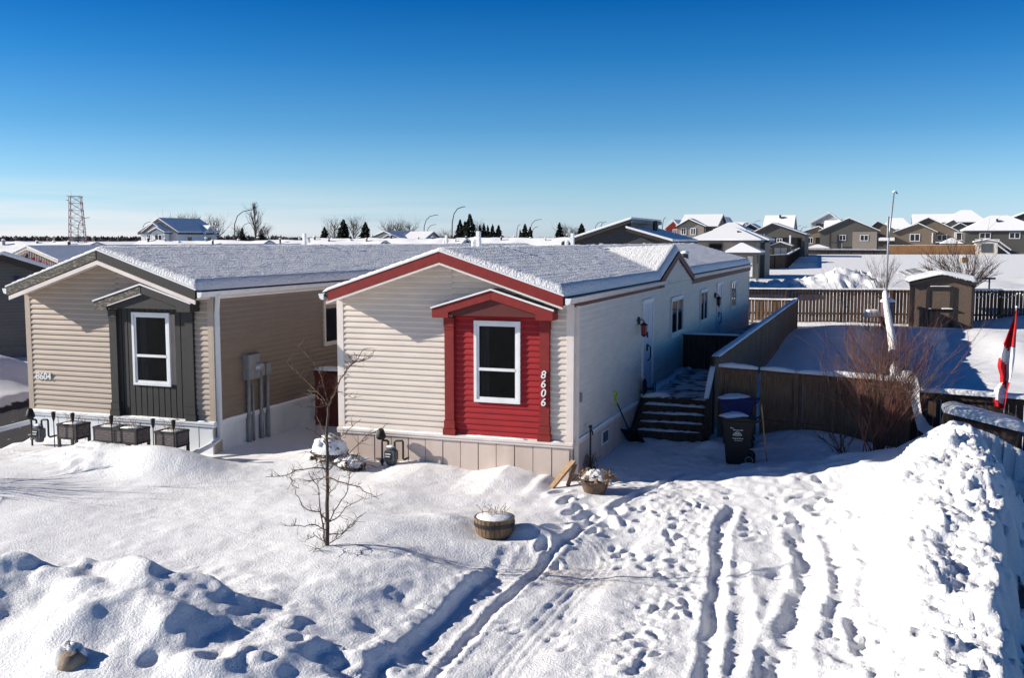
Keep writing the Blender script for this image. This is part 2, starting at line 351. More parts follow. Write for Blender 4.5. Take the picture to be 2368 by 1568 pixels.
def ground(X, Y):
    X = np.asarray(X, float); Y = np.asarray(Y, float)
    dx = X - OX; dy = Y - OY
    o = dx * CT - dy * ST; b = dx * ST + dy * CT
    z = np.interp(Y, [-50, 22, 30, 45, 52, 120, 212, 600, 1500, 4000], [0, 0, .22, .5, .55, .9, 1.6, 2.6, 3.3, 3.4])
    far = 1 - ss(45, 90, Y); near = (1 - ss(40, 60, Y)) * (1 - ss(14, 22, np.abs(X)))
    z = z + .07 * far * vn(X * .3, Y * .3, 1) + .03 * far * vn(X * .9, Y * .9, 2) + .25 * (1 - far) * vn(X * .012, Y * .012, 4) * ss(60, 140, Y) * (1 - ss(180, 230, Y) * .7)
    lawn = 1 - ss(-.8, .6, o)
    # drift against the front of the cream home
    dr = np.interp(o, DRIFT_O, DRIFT_Z); z = z + dr * np.exp(-(np.minimum(b, 0) / 1.25) ** 2) * (1 - ss(.2, 2.5, b)) * (o < .4)
    z = z + bump(o, b, (-5.5, 3.9), .75, 1.2, .55) + bump(o, b, (-6.2, -1.2), 1.1, .7, .10) + bump(o, b, (-9.3, -2.0), 1.15, .62, .41) + bump(o, b, (-7.8, -2.0), .9, .65, .43) + bump(o, b, (-6.9, -1.9), .6, .5, .15)
    # wind shaped waves on the lawn
    wv = vn(o * .75 + b * .12, b * 1.9 - o * .45, 8)
    z = z + .055 * wv * (1 - ss(-1.2, .8, o)) * ss(-4.5, -1.5, o) * ss(-7, -5, b) * (1 - ss(-1, 0, b))
    # mound of the lawn falling to the drive
    z = z + .16 * np.exp(-((o + 1.6) / 1.5) ** 2) * ss(-10, -6, b) * (1 - ss(-4.6, -2.5, b))
    sh = 1.25 * ss(-5.2, -3.8, b); edge = ss(-1.0, .35, o - sh + .12 * vn(b * .8, o * .2, 9)) * (1 - ss(5.2, 6.2, o)) * (1 - ss(-4.5, -.8, b))
    dE, _, sE, aE = poly_near(o, b, EDGE); fE = 1 - ss(3.2, 4.5, aE)
    z = z - .24 * edge
    # cut edge of the drive
    jag = .05 * vn(aE * 2.3, aE * 0, 11) + .03 * vn(aE * 6, aE * 0, 12)
    up = ss(-.10, .05, -sE * dE + jag)
    z = z + .11 * up * np.exp(-(np.where(sE < 0, dE, 0) / .55) ** 2) * (1 - ss(.2, 1.2, -(aE - 4.9)) if False else (1 - ss(4.4, 5.1, aE))) * (dE < 2)
    z = z + .045 * np.abs(vn(o * 7, b * 7, 13)) * np.exp(-((dE - .12) / .12) ** 2) * (sE < 0) * (aE < 5)
    # pile of ploughed snow by the road
    d, hv, sd, al = poly_near(o, b, PILE)
    wob = 1 + .25 * vn(o * 1.3, b * 1.3, 14)
    wd = np.where(sd > 0, 1.25, .55) * wob
    z = z + np.maximum(hv, 0) * np.exp(-(d / wd) ** 2) * (1 + .13 * vn(o * 2.1, b * 2.1, 15))
    pm = np.exp(-(d / 2.0) ** 2) * (o < 0)
    z = z + pm * (.045 * vn(o * 2.4, b * 2.4, 16) + .014 * vn(o * 5.3, b * 5.3, 17))
    for c, rx, ry, h, ro in [((-4.35, -8.85), .34, .26, .12, .2), ((-3.9, -8.35), .25, .16, .14, -.3), ((-3.35, -8.2), .34, .24, .06, 0), ((-2.15, -8.15), .3, .12, .12, .1), ((-1.75, -8.2), .26, .12, .10, .2), ((-1.9, -9.2), .38, .3, .16, 0), ((-2.9, -9.6), .4, .3, .14, 0), ((-4.4, -9.9), .5, .3, .15, 0), ((-.7, -9.35), .22, .2, .14, 0), ((-1.2, -9.75), .3, .2, .12, 0)]:
        z = z + bump(o, b, c, rx, ry, h, ro)
    pk = np.maximum(np.exp(-(d / 1.7) ** 2) * (o < .5), .8 * np.exp(-((o + .5) / .8) ** 2) * ss(-10, -8, b) * (1 - ss(-5.5, -4, b)))
    z = z + pk * (.011 * vn(o * 7, b * 7, 18) + .008 * vn(o * 13, b * 13, 19) + .05 * np.abs(vn(o * 1.8, b * 1.8, 29)))
    # big bank beside the drive
    d, hv, sd, al = poly_near(o, b, BANK)
    right = (sd < 0) & (al > 2.9)
    right = np.where(al > 2.9, sd, 1) < 0
    d0 = d; d = np.abs(d + (al > 2.9) * (sd < 0) * (.16 * vn(o * 2.6, b * 2.6, 120) + .08 * vn(o * 6.5, b * 6.5, 121)) * ss(-6.0, -4.4, b))
    inner = np.exp(-(d / (1.75 + .25 * vn(b * .7, o * .7, 20))) ** 2)
    outer = 1 - ss(.05, .38 + .6 * ss(-3.2, -.5, b) + .2 * vn(b * 1.2, o * 1.4, 21), d)
    backs = np.exp(-(d / (.9 - .35 * ss(2, 3, al))) ** 2)
    prof = np.where(al > 3.0, np.where(sd < 0, outer, inner), np.where(sd > 0, inner, backs))
    z = z + np.maximum(hv, 0) * 0 + hv * prof
    street = np.where((al > 3.0) & (sd < 0) & (o > 6), ss(.2, .45 + .6 * ss(-3.2, -.5, b), d), 0) * (b < 3.2)
    z = z - .42 * street
    bm = np.exp(-(d / 1.25) ** 2) * (1 - street)
    bm = bm * ss(2.6, 3.6, al); z = z + np.exp(-(d / 1.9) ** 2) * (1 - street) * ss(1.5, 3, al) * (.075 * vn(o * 1.5, b * 1.5, 28) + .03 * vn(o * 3.6, b * 3.6, 128) + .036 * (np.abs(vn(o * 7, b * 7, 26)) + .8 * np.abs(vn(o * 14, b * 14, 27)) - .6))
    lum = 1.1 * ss(-.1, .35, vn(o * 2.3, b * 2.3, 122)) + .5 * np.abs(vn(o * 5.0, b * 5.0, 22)) + .55 * np.abs(vn(o * 10, b * 10, 23)) + .5 * np.abs(vn(o * 17, b * 17, 24))
    z = z + bm * (.095 * (lum - .75)) * 1.0
    z = z + bm * .09 * vn(o * 1.9, b * 1.9, 25)
    # trampled and rutted drive
    m = ss(.4, .9, o) * (1 - ss(5.4, 6.4, o)) * (1 - ss(-1.0, 1.2, b)) * (b > -12)
    dC, _, _, _ = poly_near(o, b, CRUMB); rough = m * np.maximum(.9 * np.exp(-(dC / .50) ** 2), .12 * ss(1.3, 2.2, o))
    lum = .6 * np.abs(vn(o * 4.2, b * 3.4, 30)) + .75 * np.abs(vn(o * 9, b * 8, 31)) + .45 * np.abs(vn(o * 17, b * 16, 32))
    z = z + rough * .05 * (lum - .5)
    z = z + m * (.022 * vn(o * 2.2 + b * .3, b * .7, 33) + .006 * vn(o * 7, b * 4, 34) + .006 * np.abs(vn(o * 15, b * 13, 35)))
    lane = m * np.where(sE > 0, ss(.15, .3, dE) * (1 - ss(1.35, 1.7, dE)), 0) * (aE > .1) * (b < -1.5)
    z = z + lane * (.007 * np.sin(dE * 2 * math.pi / .11 + .5 * vn(aE * .8, dE, 45)) * ss(-.2, .3, vn(dE * 2.2, aE * .35, 46)) + .006 * np.abs(vn(o * 12, b * 9, 47)))
    tn = (o > -8) & (o < 9) & (b > -12) & (b < 4)
    for pts, w, dep, rim in RUTS:
        d, _, sd, al = poly_near(o, b, pts)
        wv_ = w * (1 + .16 * vn(al * 2.2, al * 0, 40)); e = 1 - ss(0, 1.5, al * 0)
        g = 1 - ss(.35, 1.4, d / wv_)
        g = g * np.clip(.85 + .5 * vn(al * 1.7, al * 0, 43), 0, 1); z = z + .030 * np.abs(vn(o * 9, b * 9, 44)) * np.exp(-((d / wv_ - 1.2) / .6) ** 2) * (w < .25); z = z - dep * g + rim * .55 * np.exp(-((d / wv_ - 1.6) / .45) ** 2) * (.7 + .5 * vn(al * 2.4, d * 3, 41))
        if .095 < w < .105: z = z + .012 * g * np.sign(np.sin(al * 42 + np.where(sd > 0, 1.5, 0) + d * 22)) * m
    for po, pb, s_, dp, ro, el in PRINTS:
        k = tn & (np.abs(o - po) < s_ * el * 2.4) & (np.abs(b - pb) < s_ * el * 2.4)
        if not k.any(): continue
        x = o[k] - po; y = b[k] - pb; cr, sr = math.cos(ro), math.sin(ro)
        u = (x * cr + y * sr) / s_; v = (-x * sr + y * cr) / (s_ * el); r2 = np.sqrt(u * u + v * v)
        z[k] += -dp * (1 - ss(.55, 1.1, r2)) + dp * .22 * np.exp(-((r2 - 1.45) / .4) ** 2)
    # pit around the barrel, path to the steps, hollow along the side wall
    z = z - bump(o, b, (-.05, -3.9), .62, .5, .10) + bump(o, b, (.35, -3.55), .4, .22, .16) + bump(o, b, (-1.0, -3.6), .5, .25, .06)
    z = z + bump(o, b, (3.9, 5.0), 1.1, .7, .22) + bump(o, b, (5.0, 4.2), 1.0, .9, .22) + bump(o, b, (2.0, 3.9), .35, .35, .2)
    z = z + (.03 * vn(o * 3, b * 3, 50) + .02 * vn(o * 8, b * 8, 51)) * ss(.2, .8, o) * (1 - ss(4.5, 5.5, o)) * ss(-1, .5, b) * (1 - ss(4.8, 5.2, b))
    # back yard drifts and sastrugi
    yd = ss(5.6, 7, b) * (1 - ss(30, 33, b)) * ss(2, 3, o)
    z = z + yd * .16 * vn(o * .22, b * .16, 60) + bump(o, b, (3.6, 26.5), 2.0, 3.0, .25) + bump(o, b, (10.4, 24), 1.0, 4.0, .3) + bump(o, b, (12.6, 16), 1.6, 3.6, .3)
    rp = ss(5.8, 6.6, o) * (1 - ss(8.4, 9.2, o)) * ss(6.5, 8, b) * (1 - ss(19, 22, b))
    z = z + rp * .020 * np.sin((b + .35 * o + .8 * vn(o * .5, b * .4, 61)) * 2 * math.pi / .95) * (.6 + .4 * vn(o * .8, b * .5, 62))
    z = z + bump(X, Y, (24.2, 47.6), 2.6, 1.6, .55) + bump(X, Y, (6.5, 50.5), 5, 1.0, .1)
    # ploughed heaps on the open field
    z = z + bump(X, Y, (23.8, 74), 1.5, 1.6, .55) * (1 + .25 * vn(X * 2, Y * 2, 64)) + bump(X, Y, (24, 74), 3.4, 1.8, .3) + bump(X, Y, (32, 74), 18, 2.4, .8)
    fl = ss(69, 72, Y) * (1 - ss(76, 79, Y)) * ss(15, 17, X) * (1 - ss(46, 52, X))
    z = z + fl * (.40 * np.abs(vn(X * 1.3, Y * 1.1, 65)) + .25 * np.abs(vn(X * 3, Y * 3, 66)) + .1)
    # snow banks between the left homes
    z = z + bump(X, Y, (-15.4, 29.5), 1.6, 2.4, 1.0) + bump(X, Y, (-17.8, 31), 1.5, 2.0, .7)
    lf = ss(-15, -12.7, -(o + 25.2)) if False else ((o < -12.5) & (o > -16.5))
    z = z - .18 * np.where(lf, 1, 0) * ss(-3.5, -2.5, b) * (1 - ss(5, 8, b))
    ck = ss(-12.9, -11.5, o) * (1 - ss(-9.6, -8.6, o)) * ss(-3.2, -2.6, b) * (1 - ss(-1.9, -1.5, b))
    z = z + ck * .09 * (np.abs(vn(o * 5, b * 5, 70)) + .5 * np.abs(vn(o * 11, b * 11, 71)) - .3)
    z = z + near * (.012 * vn(X * 2.3, Y * 2.3, 80) + .006 * vn(X * 6, Y * 6, 81))
    asph = np.maximum(np.where(lf, 1, 0) * ss(-3.6, -2.2, b + .5 * vn(o * 1.1, b * 1.1, 90)) * (1 - ss(6, 9, b)) * .62,
                      street * .5)
    dirt = bump(o, b, Lz(1330, 1335, -.3), .8, .55, 1.0) + bump(o, b, Lz(1350, 1350, -.3), .35, .16, .9) + .5 * bump(o, b, Lz(40, 1055, 0), 1.6, .5, 1.0)
    return z, asph, np.clip(dirt, 0, 1)
def gz(x, y):
    return float(ground(np.array([x]), np.array([y]))[0][0])
def gW(o, b, dz=0.0):
    p = W(o, b); return Vector((p.x, p.y, gz(p.x, p.y) + dz))

def lines(parts):
    r = []
    for a, b_, st in parts: r += list(np.arange(a, b_ - 1e-6, st))
    return np.array(r)
geo = np.geomspace(1, 100, 30)
xs = np.concatenate([-(40 * geo)[::-1], lines([(-39, -20, 1), (-20, -9, .2), (-9, -6.5, .08), (-6.5, 8.6, .036), (8.6, 12, .07), (12, 26, .14), (26, 40, 1)]), 40 * geo])
ys = np.concatenate([lines([(-40, 5, 5), (5, 8.4, .3), (8.4, 17, .036), (17, 23, .045), (23, 32, .12), (32, 52, .14), (52, 68, .3), (68, 80, .35), (80, 221, 3)]), 220 * np.geomspace(1, 22, 34)])
GX, GY = np.meshgrid(xs, ys)
gzv, gas, gdi = ground(GX.ravel(), GY.ravel())
nx, ny = len(xs), len(ys)
me = bpy.data.meshes.new('snow_ground')
me.vertices.add(nx * ny); me.vertices.foreach_set('co', np.stack([GX.ravel(), GY.ravel(), gzv], 1).ravel())
idx = np.arange(nx * ny).reshape(ny, nx)
fq = np.stack([idx[:-1, :-1], idx[:-1, 1:], idx[1:, 1:], idx[1:, :-1]], -1).reshape(-1, 4)
me.loops.add(fq.size); me.loops.foreach_set('vertex_index', fq.ravel().astype(np.int32))
me.polygons.add(len(fq)); me.polygons.foreach_set('loop_start', np.arange(0, fq.size, 4, dtype=np.int32))
me.polygons.foreach_set('use_smooth', np.ones(len(fq), bool)); me.update(calc_edges=True)
for nm, ar in (('asphalt', gas), ('dirt', gdi)):
    at = me.attributes.new(nm, 'FLOAT', 'POINT'); at.data.foreach_set('value', ar.astype(np.float32))
me.materials.append(GSNOW)
go = bpy.data.objects.new('ground', me); COL.objects.link(go); go['kind'] = 'structure'; go['label'] = 'snow covered ground with tracks, drifts and ploughed banks'

# ------------------------------------------------------------------ parts shared by the two park homes
def window(parent, plane, u0, u1, z0, z1, bars=(), fw=.055, proud=.045, trimm=None, open_=False, snowtop=False, label=None):
    """plane: function (u, depth, z) -> local point; depth is outward"""
    m = MB(); fr = trimm or WHITE
    def bx(b, a0, a1, d0, d1, c0, c1):
        p = [plane(u, d, z) for z in (c0, c1) for u, d in ((a0, d0), (a1, d0), (a1, d1), (a0, d1))]
        b.add(p, [(0, 3, 2, 1), (4, 5, 6, 7), (0, 1, 5, 4), (1, 2, 6, 5), (2, 3, 7, 6), (3, 0, 4, 7)])
    bx(m, u0, u0 + fw, 0, proud, z0, z1); bx(m, u1 - fw, u1, 0, proud, z0, z1)
    bx(m, u0 + fw, u1 - fw, 0, proud, z0, z0 + fw); bx(m, u0 + fw, u1 - fw, 0, proud, z1 - fw, z1)
    i0, i1, j0, j1 = u0 + fw, u1 - fw, z0 + fw, z1 - fw; g = .05
    bx(m, i0, i0 + g, 0, proud - .018, j0, j1); bx(m, i1 - g, i1, 0, proud - .018, j0, j1)
    bx(m, i0 + g, i1 - g, 0, proud - .018, j0, j0 + g); bx(m, i0 + g, i1 - g, 0, proud - .018, j1 - g, j1)
    for k, a in bars:
        if k == 'h': bx(m, i0 + g, i1 - g, 0, proud - .010, a - .028, a + .028)
        else: bx(m, a - .03, a + .03, 0, proud - .010, j0 + g, j1 - g)
    f = m.build('window', fr, parent)
    if open_:
        bk = MB(); bx(bk, i0, i1, -.112, -.106, j0, j1); bk.build('unlit_backing', UNLIT, f)  # black sheet behind the pane stands for the unlit room
        c = MB(); rows = []
        for k in range(13):
            u = i1 - .05 - .17 * k / 12 if plane(1, 0, 0)[0] < plane(0, 0, 0)[0] else i0 + .05 + .17 * k / 12
            rows.append([plane(u, -.07 + .022 * math.sin(k * 1.9), z) for z in np.linspace(j0, j1, 5)])
        c.grid(rows); c.build('curtain', CURT, f, smooth=True, norm=False)
    p = MB(); bx(p, i0 + g - .004, i1 - g + .004, .026, .034, j0 + g - .004, j1 - g + .004)
    p.build('pane', CLEAR if open_ else GLASS, f)
    if snowtop:
        sn = MB(); sn.strip([plane(u0, proud * .6, z1), plane(u1, proud * .6, z1)], .07, .03, seed=int(u0 * 9)); sn.build('snow_cap', SNOW, f, smooth=True)
    return f
def fp(u, d, z): return (u, -d, z)            # front wall of a home (x along, -y outward)
def sp_(u, d, z): return (d, u, z)            # right hand wall

def roof_height(zeav, zrid, halfw, xe, dorm=None):
    """returns f(x, y): top of the shingles; eaves at x = xe and xe - 2*halfw"""
    def f(x, y):
        q = halfw - np.abs(x - (xe - halfw)); z = zeav + (zrid - zeav) * np.clip(q / halfw, 0, 1)
        if dorm: z = np.where(x > xe - halfw, np.maximum(z, dorm[1] - dorm[2] * np.abs(y - dorm[0])), z)
        return z
    return f
def roof_snow(parent, rh, x0, x1, y0, y1, th=.075, seed=1, st=.07):
    xs_ = np.arange(x0, x1 + .001, (x1 - x0) / round((x1 - x0) / st)); ys_ = np.concatenate([np.arange(y0, y0 + 14, st), np.arange(y0 + 14, y1, .16), [y1]])
    X, Y = np.meshgrid(xs_, ys_)
    e = np.minimum(np.minimum(X - x0, x1 - X), np.minimum(Y - y0, y1 - Y)); k = np.sqrt(np.clip(e / .10, 0, 1))
    wob = .5 + .12 * vn(X * .8 + seed, Y * .5, seed)
    Z = rh(X, Y) + .012 + k * (th * (.75 + .4 * wob)) + k * (.004 * vn(X * 5, Y * 3.2, seed + 1) + .006 * vn(X * 12, Y * 8, seed + 2) + .0015 * fbm(X * 1.2, Y * .7, seed + 3, 2))
    Z = Z + k * .11 * np.clip((X - (x0 + x1) / 2) / ((x1 - x0) / 2), 0, 1)
    Z = Z + k * .009 * np.sin(X * 2 * math.pi / .17 + 1.4 * vn(X * 2, Y * 2, seed + 6))
    n, m = X.shape
    b = MB(); b.v = [tuple(p) for p in np.stack([X.ravel(), Y.ravel(), Z.ravel()], 1)]
    id_ = np.arange(n * m).reshape(n, m)
    b.f = [tuple(q) for q in np.stack([id_[:-1, :-1], id_[:-1, 1:], id_[1:, 1:], id_[1:, :-1]], -1).reshape(-1, 4).tolist()]
    b.mi = [0] * len(b.f)
    ring = list(id_[0, :]) + list(id_[1:, -1]) + list(id_[-1, -2::-1]) + list(id_[-2:0:-1, 0])
    low = len(b.v); b.v += [(b.v[i][0], b.v[i][1], float(rh(np.array(b.v[i][0]), np.array(b.v[i][1]))) + .006) for i in ring]
    q = len(ring)
    b.f += [(int(ring[i]), low + i, low + (i + 1) % q, int(ring[(i + 1) % q])) for i in range(q)]; b.mi += [0] * q
    return b.build('roof_snow', RSNOW, parent, smooth=True, norm=False)
def roof_slab(parent, rh, x0, x1, y0, y1, mt, dorm=None, th=.09):
    xs_ = sorted(set([x0, (x0 + x1) / 2, x1] + list(np.linspace((x0 + x1) / 2, x1, 26)))); ys_ = [y0, y1]
    if dorm:
        hw = (dorm[1] - float(rh(np.array(x1), np.array(y0)))) / dorm[2]
        ys_ = sorted(set([y0, y1, dorm[0]] + [dorm[0] + s * hw * k / 12 for s in (-1, 1) for k in range(1, 13)]))
    P = [[(x, y, float(rh(np.array(x), np.array(y)))) for y in ys_] for x in xs_]
    Q = [[(p[0], p[1], p[2] - th) for p in r] for r in P]
    b = MB(); b.grid(P); b.grid(Q)
    for r, q in ((0, 0), (-1, -1)):
        for j in range(len(ys_) - 1): b.add([P[r][j], P[r][j + 1], Q[r][j + 1], Q[r][j]], [(0, 1, 2, 3)])
    for c in (0, -1):
        for i in range(len(xs_) - 1): b.add([P[i][c], P[i + 1][c], Q[i + 1][c], Q[i][c]], [(0, 1, 2, 3)])
    return b.build('roof', mt, parent)
def gutter(parent, x, z, y0, y1, out, m, endcap=True, snow=None):
    b = MB(); s = out
    pr = [(x, z), (x, z - .11), (x + s * .03, z - .12), (x + s * .085, z - .095), (x + s * .10, z - .02), (x + s * .115, z), (x + s * .095, z), (x + s * .08, z - .08), (x + s * .02, z - .10), (x + s * .012, z)]
    b.prism(pr, y0, y1); g = b.build('gutter', m, parent)
    c = MB(); c.prism([(x, z), (x, z - .11), (x + s * .03, z - .12), (x + s * .085, z - .095), (x + s * .115, z)], y0 - .02, y0 + .005); c.build('end_cap', WHITE, g)
    if snow:
        c = MB(); c.strip([(x + s * .055, y0 + .0, z - .03), (x + s * .055, y1, z - .03)], .10, snow, seed=4); c.build('snow_cap', SNOW, g, smooth=True)
    return g
def bar_fascia(b, pts, h, y0, y1):
    for (xa, za), (xb, zb) in zip(pts, pts[1:]):
        b.prism([(xa, za), (xb, zb), (xb, zb - h), (xa, za - h)], y0, y1)

WID = 4.93
def park_home(c):
    """one long park home; front right corner at its own origin, x to the right, y backwards"""
    LEN = c['len']; row = c['row']; zs = c['zs']                  # zs: foot of the siding
    t = thing('mobile_home', c['label'], 'mobile home', W(*c['at'], 0), -TH, 'mobile homes in the front row')
    xm = -WID / 2; zE = 3.50; zR = zE + .331 * (WID / 2 + .02); dorm = c.get('dorm'); OH = c['oh']
    rh = roof_height(zE, zR, WID / 2 + .02, .02, dorm)
    core = lambda x: zE - .06 + .335 * (WID / 2 - abs(x - xm))
    # walls: a solid shell, hollow behind the big window, with lapped boards over it
    w0, w1, wz0, wz1 = c['win']
    b = MB(); y = .12
    b.box(-WID, y, .0, 0, LEN, 3.36)
    b.prism([(-WID, 3.36), (0, 3.36), (xm, core(xm))], y, LEN)
    for a0, a1, c0, c1 in ((-WID, w0 + .06, 0, 3.36), (w1 - .06, 0, 0, 3.36), (w0 + .06, w1 - .06, 0, wz0 + .06), (w0 + .06, w1 - .06, wz1 - .06, 3.36)):
        b.box(a0, 0.004, c0, a1, y, c1)
    b.prism([(-WID, 3.36), (0, 3.36), (xm, core(xm))], .004, y)
    if dorm: b.prism([(dorm[0] - 2.35, 3.3), (dorm[0] + 2.35, 3.3), (dorm[0], dorm[1] - .14)], xm, -.02, 'x')
    wall = b.build('wall', c['front'], t)
    p0, p1 = c['panel']
    clipg = lambda z: ((-WID + .10, -.10) if z < 3.36 else (xm - (core(xm) - z) / .335, xm + (core(xm) - z) / .335))
    b = MB()
    for u0, u1 in ((-WID + .10, p0), (p1, -.10)):
        b.lap((0, 0, 0), (1, 0, 0), (0, -1, 0), u0, u1, zs, core(xm), row, .029, clipg)
    b.lap((0, 0, 0), (1, 0, 0), (0, -1, 0), p0, p1, c['porch_z'] + .22, core(xm), row, .029, clipg)
    b.build('siding', c['front'], wall, norm=False)
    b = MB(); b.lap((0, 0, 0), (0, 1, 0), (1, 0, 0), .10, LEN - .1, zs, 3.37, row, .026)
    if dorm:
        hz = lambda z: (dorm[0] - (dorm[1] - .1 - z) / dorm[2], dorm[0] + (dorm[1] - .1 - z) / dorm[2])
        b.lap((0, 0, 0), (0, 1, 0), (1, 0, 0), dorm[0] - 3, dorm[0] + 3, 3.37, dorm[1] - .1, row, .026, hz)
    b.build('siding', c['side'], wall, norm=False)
    # trims
    for xx, ww in ((-WID, .11), (0, -.11)):
        b = MB(); b.box(min(xx, xx + ww), -.032, zs, max(xx, xx + ww), .002, 3.33); sx = -.032 if xx < 0 else .032
        b.box(min(xx, xx + sx), -.031, zs, max(xx, xx + sx), .09, 3.33); b.build('corner_trim', c['trim'], t)
    b = MB(); b.box(-.0, LEN - .09, zs, .03, LEN, 3.36); b.build('corner_trim', c['trim'], t)
    # skirting of upright panels, with a moulded belt above it
    b = MB(); x = -WID + .05; k = 0
    while x < -.04:
        x2 = min(x + .375, -.03); b.box(x + .006, -.055 - .006 * (k % 2), -.5, x2 - .006, -.01, zs - .02); x = x2; k += 1
    b.box(-WID + .03, -.03, -.5, -.03, .0, zs - .02)
    sk = b.build('skirting', c['skirt'], t, bevel=.004)
    b = MB(); y_ = .2
    while y_ < LEN - .2:
        b.box(-.02, y_ + .004, -.5, .03, min(y_ + 1.2, LEN) - .004, zs - .03); y_ += 1.2
    b.build('skirting', c['skirt'], t)
    b = MB(); b.prism([(-.01, zs + .0), (-.075, zs - .012), (-.115, zs - .03), (-.115, zs - .075), (-.095, zs - .085), (-.095, zs - .125), (-.06, zs - .135), (-.01, zs - .135)], -WID - .03, .05, 'x')
    b.v = [(p[0], p[1], p[2]) for p in b.v]; bt = b.build('belt_moulding', c['belt'], t, bevel=.006)
    for a0, a1 in ((-WID + .1, p0 - .05), (p0 + .3, p1 - .35), (p1 + .02, -.12)):
        b = MB(); b.strip([(a0, -.055, zs - .02), (a1, -.055, zs - .02)], .10, .035, .2, seed=int(a0 * 10)); b.build('snow_cap', SNOW, bt, smooth=True)
    b = MB(); b.prism([(.0, zs), (.05, zs - .01), (.07, zs - .03), (.07, zs - .10), (.0, zs - .12)], .05, c['sledge']); bt = b.build('belt_moulding', c['belt'], t)
    b = MB(); b.strip([(.04, .12, zs - .02), (.04, c['sledge'] - .02, zs - .02)], .08, .035, .2, seed=3); b.build('snow_cap', SNOW, bt, smooth=True)
    # roof
    roof_slab(t, rh, -WID - .02, .02, -OH, LEN + .3, c['eave'], dorm)
    roof_snow(t, rh, -WID - .05, .04, -OH - .02, LEN + .3, .07, c['seed'])
    hw = WID / 2 + .02; fl = c['fl']
    b = MB(); y0 = -OH - .03
    bar_fascia(b, [(-WID - fl, zE + .012 - fl * .33), (xm, zR - .012), (-.02, zE + .012)], .20, y0, y0 + .035); fa = b.build('fascia', c['fascia'] if isinstance(c['fascia'], tuple) is False else c['fascia'][1], t, bevel=.003)
    if isinstance(c['fascia'], tuple):
        b = MB(); b.prism([(-WID - fl + .01, zE + .01 - fl * .33), (xm - .02, zR - .02), (xm - .02, zR - .20), (-WID - fl + .01, zE - .18 - fl * .33)], y0 - .006, y0 - .001); b.build('worn_face', c['fascia'][0], fa)
    b = MB(); bar_fascia(b, [(-WID - fl - .02, zE + .04 - fl * .33), (xm, zR + .022), (.0, zE + .04)], .032, y0 - .012, y0 + .03); b.build('drip_edge', WHITE, fa)
    b = MB(); bar_fascia(b, [(-WID + .02, zE - .16), (xm, zR - .19), (-.02, zE - .16)], .03, y0 + .02, .0); b.build('soffit', c['soffit'], t)
    b = MB(); bar_fascia(b, [(-WID + .03, zE - .195), (xm, zR - .222), (-.03, zE - .195)], .035 if not isinstance(c['fascia'], tuple) else .085, y0 + .0, y0 + .03); b.build('rake_trim', c['soffit'], t)
    if dorm:
        hd = (dorm[1] - zE) / dorm[2]
        gutter(t, .02, zE - .03, -OH, dorm[0] - hd + .75, 1, c['gut']); gutter(t, .02, zE - .03, dorm[0] + hd - .1, LEN + .3, 1, c['gut'])
        b = MB()
        for s_ in (-1, 1):
            b.prism([(dorm[0], dorm[1] - .02), (dorm[0] + s_ * hd, zE - .02), (dorm[0] + s_ * hd, zE - .20), (dorm[0], dorm[1] - .21)], .04, .07, 'x')
        b.build('dormer_fascia', REDD, t)
        b = MB(); b.box(.022, 0, zE - .22, .045, dorm[0] - hd + .6, zE - .14); b.box(.022, dorm[0] + hd, zE - .30, .045, LEN + .2, zE - .14); b.build('eave_board', REDD, t)
    else:
        gutter(t, .02, zE - .03, -OH, LEN + .3, 1, c['gut'])
        b = MB(); b.box(.0, 0, zE - .2, .03, LEN + .2, zE - .14); b.build('soffit', c['soffit'], t)
    gutter(t, -WID - .02, zE - .03, -OH - .02, LEN + .3, -1, WHITE, snow=.05)
    # bay with pillars and its own little gable
    px0, px1 = c['pil']; pz = c['porch_z']; pm = (px0 + px1) / 2; hp = (px1 - px0) / 2 + .14; pr = .078
    b = MB(); b.box(p0 + .0, -.012, zs - .06, p1 - .0, .0, pz + .2)
    if c['panel_kind'] == 'lap':
        b = MB(); top = pz + .3; b.lap((0, 0, 0), (1, 0, 0), (0, -1, 0), px0, w0 + .02, zs - .01, top, row, .02); b.lap((0, 0, 0), (1, 0, 0), (0, -1, 0), w1 - .02, px1, zs - .01, top, row, .02)
        b.lap((0, 0, 0), (1, 0, 0), (0, -1, 0), w0 + .02, w1 - .02, zs - .01, wz0 + .02, row, .02); b.lap((0, 0, 0), (1, 0, 0), (0, -1, 0), w0 + .02, w1 - .02, wz1 - .02, top, row, .02)
        b.build('bay_panel', c['bay'], t, norm=False)
    else:
        b = MB(); x = px0
        while x < px1 - .01:
            x2 = min(x + .152, px1)
            for z0_, z1_ in ((zs - .05, wz0 + .03), (wz1 - .03, pz + .3)) if (x2 > w0 + .03 and x < w1 - .03) else ((zs - .05, pz + .3),):
                b.box(x + .007, -.022, z0_, x2 - .007, .0, z1_)
            b.box(x - .001, -.008, zs - .05, x2, .0, wz0 + .03); x = x2
        b.build('bay_panel', c['bay'], t, bevel=.004)
    for sx in (px0 + .105, px1 - .105):
        b = MB(); b.box(sx - .10, -pr, zs + .27, sx + .10, -.005, pz - .02); b.box(sx - .112, -pr - .012, pz - .20, sx + .112, -.004, pz - .02)
        b.box(sx - .115, -pr - .014, zs + .10, sx + .115, -.003, zs + .27); b.box(sx - .135, -pr - .03, zs - .04, sx + .135, -.002, zs + .10); b.box(sx - .108, -pr - .006, pz - .27, sx + .108, -.0035, pz - .245)
        b.build('pillar', c['bayt'], t, bevel=.006)
    sl = .30; zt = pz + .16; zp = zt + sl * hp; yf = -.34
    b = MB()
